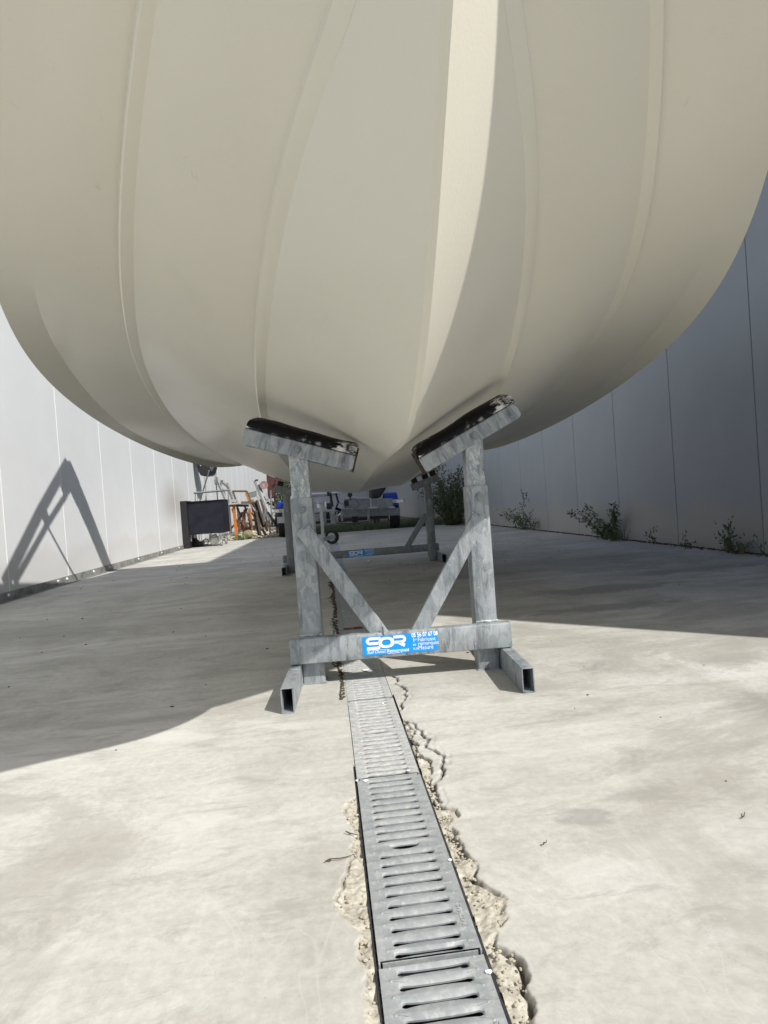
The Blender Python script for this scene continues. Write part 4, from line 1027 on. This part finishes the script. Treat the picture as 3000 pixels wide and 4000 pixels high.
mb = MB(); mb.pipe([at(*q, 11.9)-o_ for q in ((1345,1947),(1440,1945),(1448,1950),(1450,1980))], .013, 8); mb.build('bent_rod', M_ALU, tr_, smooth=60)
mb = MB(); mb.pipe([at(*q, 12.2)-o_ for q in ((1270,2035),(1320,2044),(1380,2047),(1440,2036),(1500,2020))], .008, 6); mb.build('cable', M_BLACK, tr_, smooth=60)
# stickers and plates
for q, w_, h_ in (((1246,1977), .075, .085), ((1271,1969), .03, .1)):
    mb = MB(); mb.box((0,0,0), (w_, .003, h_)); o = mb.build('label_plate', M_WHITE, tr_); o.location = at(*q, 11.955)-o_
for q in ((1562,1958), (1076,1997)):
    mb = MB(); mb.box((0,0,0), (.13, .02, .05)); o = mb.build('marker_lamp', M_WHITE, tr_, bevel=.008); o.location = at(*q, 11.8)-o_; o.rotation_euler = (0, R(-2), 0)
TB('lamp_bracket', (1535,1958), (1580,1953), 11.9, .03, .065, M_ALU); TB('lamp_bracket', (1580,1953), (1583,1978), 11.9, .012, .012, M_ALU); TB('lamp_bracket', (1062,1998), (1112,1994), 11.9, .03, .07, M_ALU); TB('lamp_bracket', (1105,1988), (1108,2022), 11.9, .05, .03, M_ALU)
TB('side_plate', (1083,2032), (1120,2030), 11.95, .05, .12, M_ALU)
def fender(cx_, cz_top, Y, w_):
    mb = MB(); n = 12; r0 = .37
    for k in range(n):
        a0 = R(15+150*k/n); a1 = R(15+150*(k+1)/n); p = Vector((0, -math.cos(a0)*r0, math.sin(a0)*r0)); q = Vector((0, -math.cos(a1)*r0, math.sin(a1)*r0)); mb.beam(p, q, w_, .012, up=(0, -math.cos(a0), math.sin(a0)))
    o = mb.build('mudguard', M_NAVY, tr_, smooth=50); o.location = (cx_-o_.x, Y-o_.y, cz_top-r0)
p = at(1530,1925,12.75); fender(p.x-.01, p.z+.01, 13.05, .27)
p = at(1097,1963,12.75); fender(p.x+.02, p.z+.01, 13.05, .2)
def wheel(parent, x, y, r, w_, name='wheel', z=None, axis=(1,0,0), org=None):
    c_ = Vector((x, y, r if z is None else z))-(org or o_); mb = MB()
    mb.lathe(c_, axis, [(-w_*.35, r*.6), (-w_/2, r*.72), (-w_/2, r*.9), (-w_*.38, r*.985), (-w_*.2, r), (-w_*.18, r*.985), (-w_*.03, r*.985), (-w_*.02, r), (w_*.02, r), (w_*.03, r*.985), (w_*.18, r*.985), (w_*.2, r), (w_*.38, r*.985), (w_/2, r*.9), (w_/2, r*.72), (w_*.35, r*.6)], 36)
    t_ = mb.build(name, M_RUBBER, parent, smooth=40)
    mb = MB(); mb.lathe(c_, axis, [(-w_*.36, r*.62), (-w_*.36, r*.5), (-w_*.2, r*.45), (-w_*.2, r*.2), (-w_*.42, r*.18), (-w_*.42, .002), (w_*.42, .002), (w_*.42, r*.18), (w_*.2, r*.2), (w_*.2, r*.45), (w_*.36, r*.5), (w_*.36, r*.62)], 28)
    mb.build('rim', M_ALU, t_, smooth=35); return t_
p = gnd(1532, 2060); wheel(tr_, p.x-.0, 12.98, .31, .21, z=.31)
p = at(1106, 2080, 12.5); wheel(tr_, p.x+.0, 12.75, .31, .19, z=.31)
# jockey wheel and its tube
cw = at(1297, 2097, 9.1); wheel(tr_, cw.x, 9.1, cw.z if cw.z > .05 else .11, .065, 'jockey_wheel', z=cw.z, axis=(.45,1,0))
TB('jockey_tube', (1252,1945), (1263,2118), 9.1, .045, .045, M_ALU); TB('jockey_sleeve', (1246,1950), (1250,1965), 9.08, .08, .08, M_ALU)
TB('jockey_sleeve', (1266,2002), (1268,2052), 9.25, .06, .06, M_GALVD)
TB('wheel_fork', (1264,2106), (1308,2096), 9.0, .015, .06, M_GALVD)
TB('support_leg', (1296,1995), (1303,2045), 9.9, .04, .08, M_GALVD); TB('support_leg', (1335,1998), (1337,2035), 9.9, .03, .03, M_GALVD); TB('support_leg', (1316,2000), (1318,2040), 9.9, .03, .03, M_GALVD)
mb = MB(); c_ = at(1300,2001,9.85)-o_; mb.cyl(c_, c_+Vector((0,.04,0)), .035, n=18); mb.build('spring_washer', M_STEEL, tr_, smooth=40)
TB('hanger_bolt', (1463,2018), (1464,2042), 12.4, .05, .05, M_BLACK)
TB('bolt_row', (1350,1983), (1380,1981), 11.9, .04, .03, M_GALVD); TB('bolt_row', (1440,1983), (1475,1982), 11.9, .04, .03, M_ALU); TB('bolt_row', (1520,1982), (1542,1981), 11.9, .04, .03, M_ALU)

# ------------------------------------------------------------------ box body and dark cover far behind
YV = 17.5
vb = empty('box_trailer', (at(1300,1950,YV).x, YV, 0), label='white box body with its shade in the grey colour, white stripes and lettering beyond the trailer', cat='box trailer'); o_ = vb.location
xa, xb = at(1135,1950,YV).x-o_.x, at(1446,1950,YV).x-o_.x
mb = MB(); mb.box(((xa+xb)/2, 1.5, 1.25), (xb-xa, 3, 1.7)); mb.build('body', M_VAN, vb, bevel=.02)
mb = MB(); mb.box((xb-.06, -.006, 1.25), (.10, .014, 1.68)); mb.build('corner_post', M_ALU, vb, bevel=.004)
def strip(p, q, h_, mat, nm='stripe'):
    mb = MB(); a_ = at(*p, YV-.012)-o_; b_ = at(*q, YV-.012)-o_; zc = (a_.z+b_.z)/2; mb.box(((a_.x+b_.x)/2, a_.y, zc), (b_.x-a_.x, .01, h_)); mb.build(nm, mat, vb)
strip((1140,1905), (1242,1898), .025, M_PRINT); strip((1140,1935), (1368,1919), .03, M_PRINT); strip((1140,1912), (1270,1903), .012, M_BLACK); strip((1140,1945), (1310,1931), .012, M_BLACK); strip((1370,1950), (1446,1947), .025, M_PRINT)
for s_, q, sz, shr in (('ALBAT', (1290,1914), .20, .4), ('CONCEPT', (1296,1919), .085, .2)):
    me = text_mesh(s_, sz, 0, shr, 1.); me.materials.clear(); me.materials.append(M_PRINT); t_ = link('lettering', me, vb); t_.location = at(*q, YV-.01)-o_; t_.rotation_euler = (R(90), 0, 0)
for xx in (xa+.4, xb-.4): wheel(vb, xx+o_.x, YV+1.5, .3, .18, org=o_)
cv = empty('dark_cover', (at(1478,1950,16.8).x, 16.8, 0), label='black rounded cover standing right of the pale box body', cat='cover'); o_ = cv.location
mb = MB(); mb.prism([at(*q, 16.8)-o_ for q in ((1447,1860),(1500,1850),(1510,1872),(1511,1893),(1506,1912),(1493,1933),(1485,1945),(1470,1945),(1450,1950))], (0, .9, 0)); mb.build('cover', M_TARP, cv, bevel=.05, smooth=50, seg=3)
mb = MB(); a_ = at(1470,1945,17)-o_; mb.beam(a_, (a_.x, a_.y, -.1), .08, .08); mb.build('leg', M_BLACK, cv)
dk = empty('dark_shrub', (at(1097,1945,21).x, 21, 0), label='dark shrub behind the rust red column at the far end', cat='bush')
branchy(dk, M_LEAF, (0,0,0), [(rnd.uniform(-.35,.35), rnd.uniform(-.5,.5), rnd.uniform(.6,1.9)) for _ in range(16)], 60, .11, .05, 22, .012)
dk2 = empty('hedge', (0, 34, 0), label='dense dark hedge closing the far end of the yard', cat='hedge')
branchy(dk2, M_LEAF, (0,0,0), [(rnd.uniform(-3.,3.4), rnd.uniform(-.5,.5), rnd.uniform(.8,3.2)) for _ in range(90)], 110, .22, .1, 23, .02)

# ------------------------------------------------------------------ small litter on the slab
def twig(px, py, L, label, seed, rz=None):
    p = gnd(px, py); rnd = random.Random(seed); mb = MB(); a_ = rnd.uniform(0, 3.14) if rz is None else rz; pts = []
    for k in range(5): pts.append((math.cos(a_)*L*(k/4-.5)+rnd.uniform(-.1,.1)*L*.6, math.sin(a_)*L*(k/4-.5)+rnd.uniform(-.1,.1)*L*.6, .0025+.003*rnd.random()))
    for i in range(4): mb.cyl(pts[i], pts[i+1], .0011*(1-.15*i), n=5)
    mb.ball((pts[1][0], pts[1][1], .0025), L*.05, 6, 4, (1.3,.8,.6))
    tag(mb.build('twig', M_BROWN, loc=(p.x, p.y, 0)), label, 'twig')
twig(1382, 3266, .028, 'short dark twig on broken mortar left of the drain', 1, -.6); twig(1325, 3362, .05, 'longer dark twig with a bud left of the drain', 2, .2)
twig(2905, 3190, .02, 'tiny twig on bare concrete near the right edge', 3); twig(2130, 3300, .012, 'tiny splinter on the concrete right of the drain', 4)
mb = MB(); rnd = random.Random(31)
for k in range(170):
    x = rnd.uniform(-2.3, 2.8); y = .7+rnd.random()**1.3*9
    if DX0-.01 < x < DX1+.01: continue
    s = rnd.uniform(.0010, .0030)*(1+y*.15); mb.ball((x, y, s*.4), s, 5, 3, (rnd.uniform(.7,2.2), rnd.uniform(.7,1.4), .6))
tag(mb.build('grit', M_STEM), kind='stuff')
mb = MB()
for k in range(900):       # soil and dead roots in the joint along the far part of the drain
    y = rnd.uniform(1.75, 5.2); x = DX0-.003-abs(rnd.gauss(0, .009+.006*math.sin(y*9))); s = rnd.uniform(.0008, .0036)*(1+.15*y); mb.ball((x, y, s*.3), s, 5, 3, (1.6, 1, .7))
for k in range(1500):      # earth gathered along the foot of the right wall
    y = rnd.uniform(3.0, 12.7); x = 3.0-abs(rnd.gauss(0, .018)); s = rnd.uniform(.003, .011)*(1+.05*y); mb.ball((x, y, s*.2), s, 5, 3, (1.2, 1.5, .7))
tag(mb.build('soil_crumbs', M_STEM), kind='stuff')
mb = MB()
for k in range(520):       # crumbs of mortar lying in and beside the spalled strips
    P_ = right_break if k % 3 else left_break; q = P_[rnd.randrange(4, len(P_)-4)]; edge = DX1 if k % 3 else DX0
    x = q[0]+(edge-q[0])*rnd.random()*1.1-.01*rnd.random()*(1 if k % 3 == 0 else -1); 
    if DX0-.001 < x < DX1+.001: continue
    s = rnd.uniform(.0007, .0027); mb.ball((x, q[1]+rnd.gauss(0, .02), -.006+s), s, 6, 4, (rnd.uniform(.8,1.5), rnd.uniform(.8,1.4), rnd.uniform(.6,.9)))
tag(mb.build('mortar_crumbs', plain('broken_mortar', (.40,.365,.285), .9, var=.35, scale=120)), kind='stuff')
mb = MB(); mb.ball((0,0,.012), .016, 9, 6, (1.3,1,.8)); p = gnd(1443, 2197); tag(mb.build('pebble', M_WHITE, loc=(p.x, p.y, 0), smooth=60), 'small white pebble lying in front of the far stand', 'pebble')
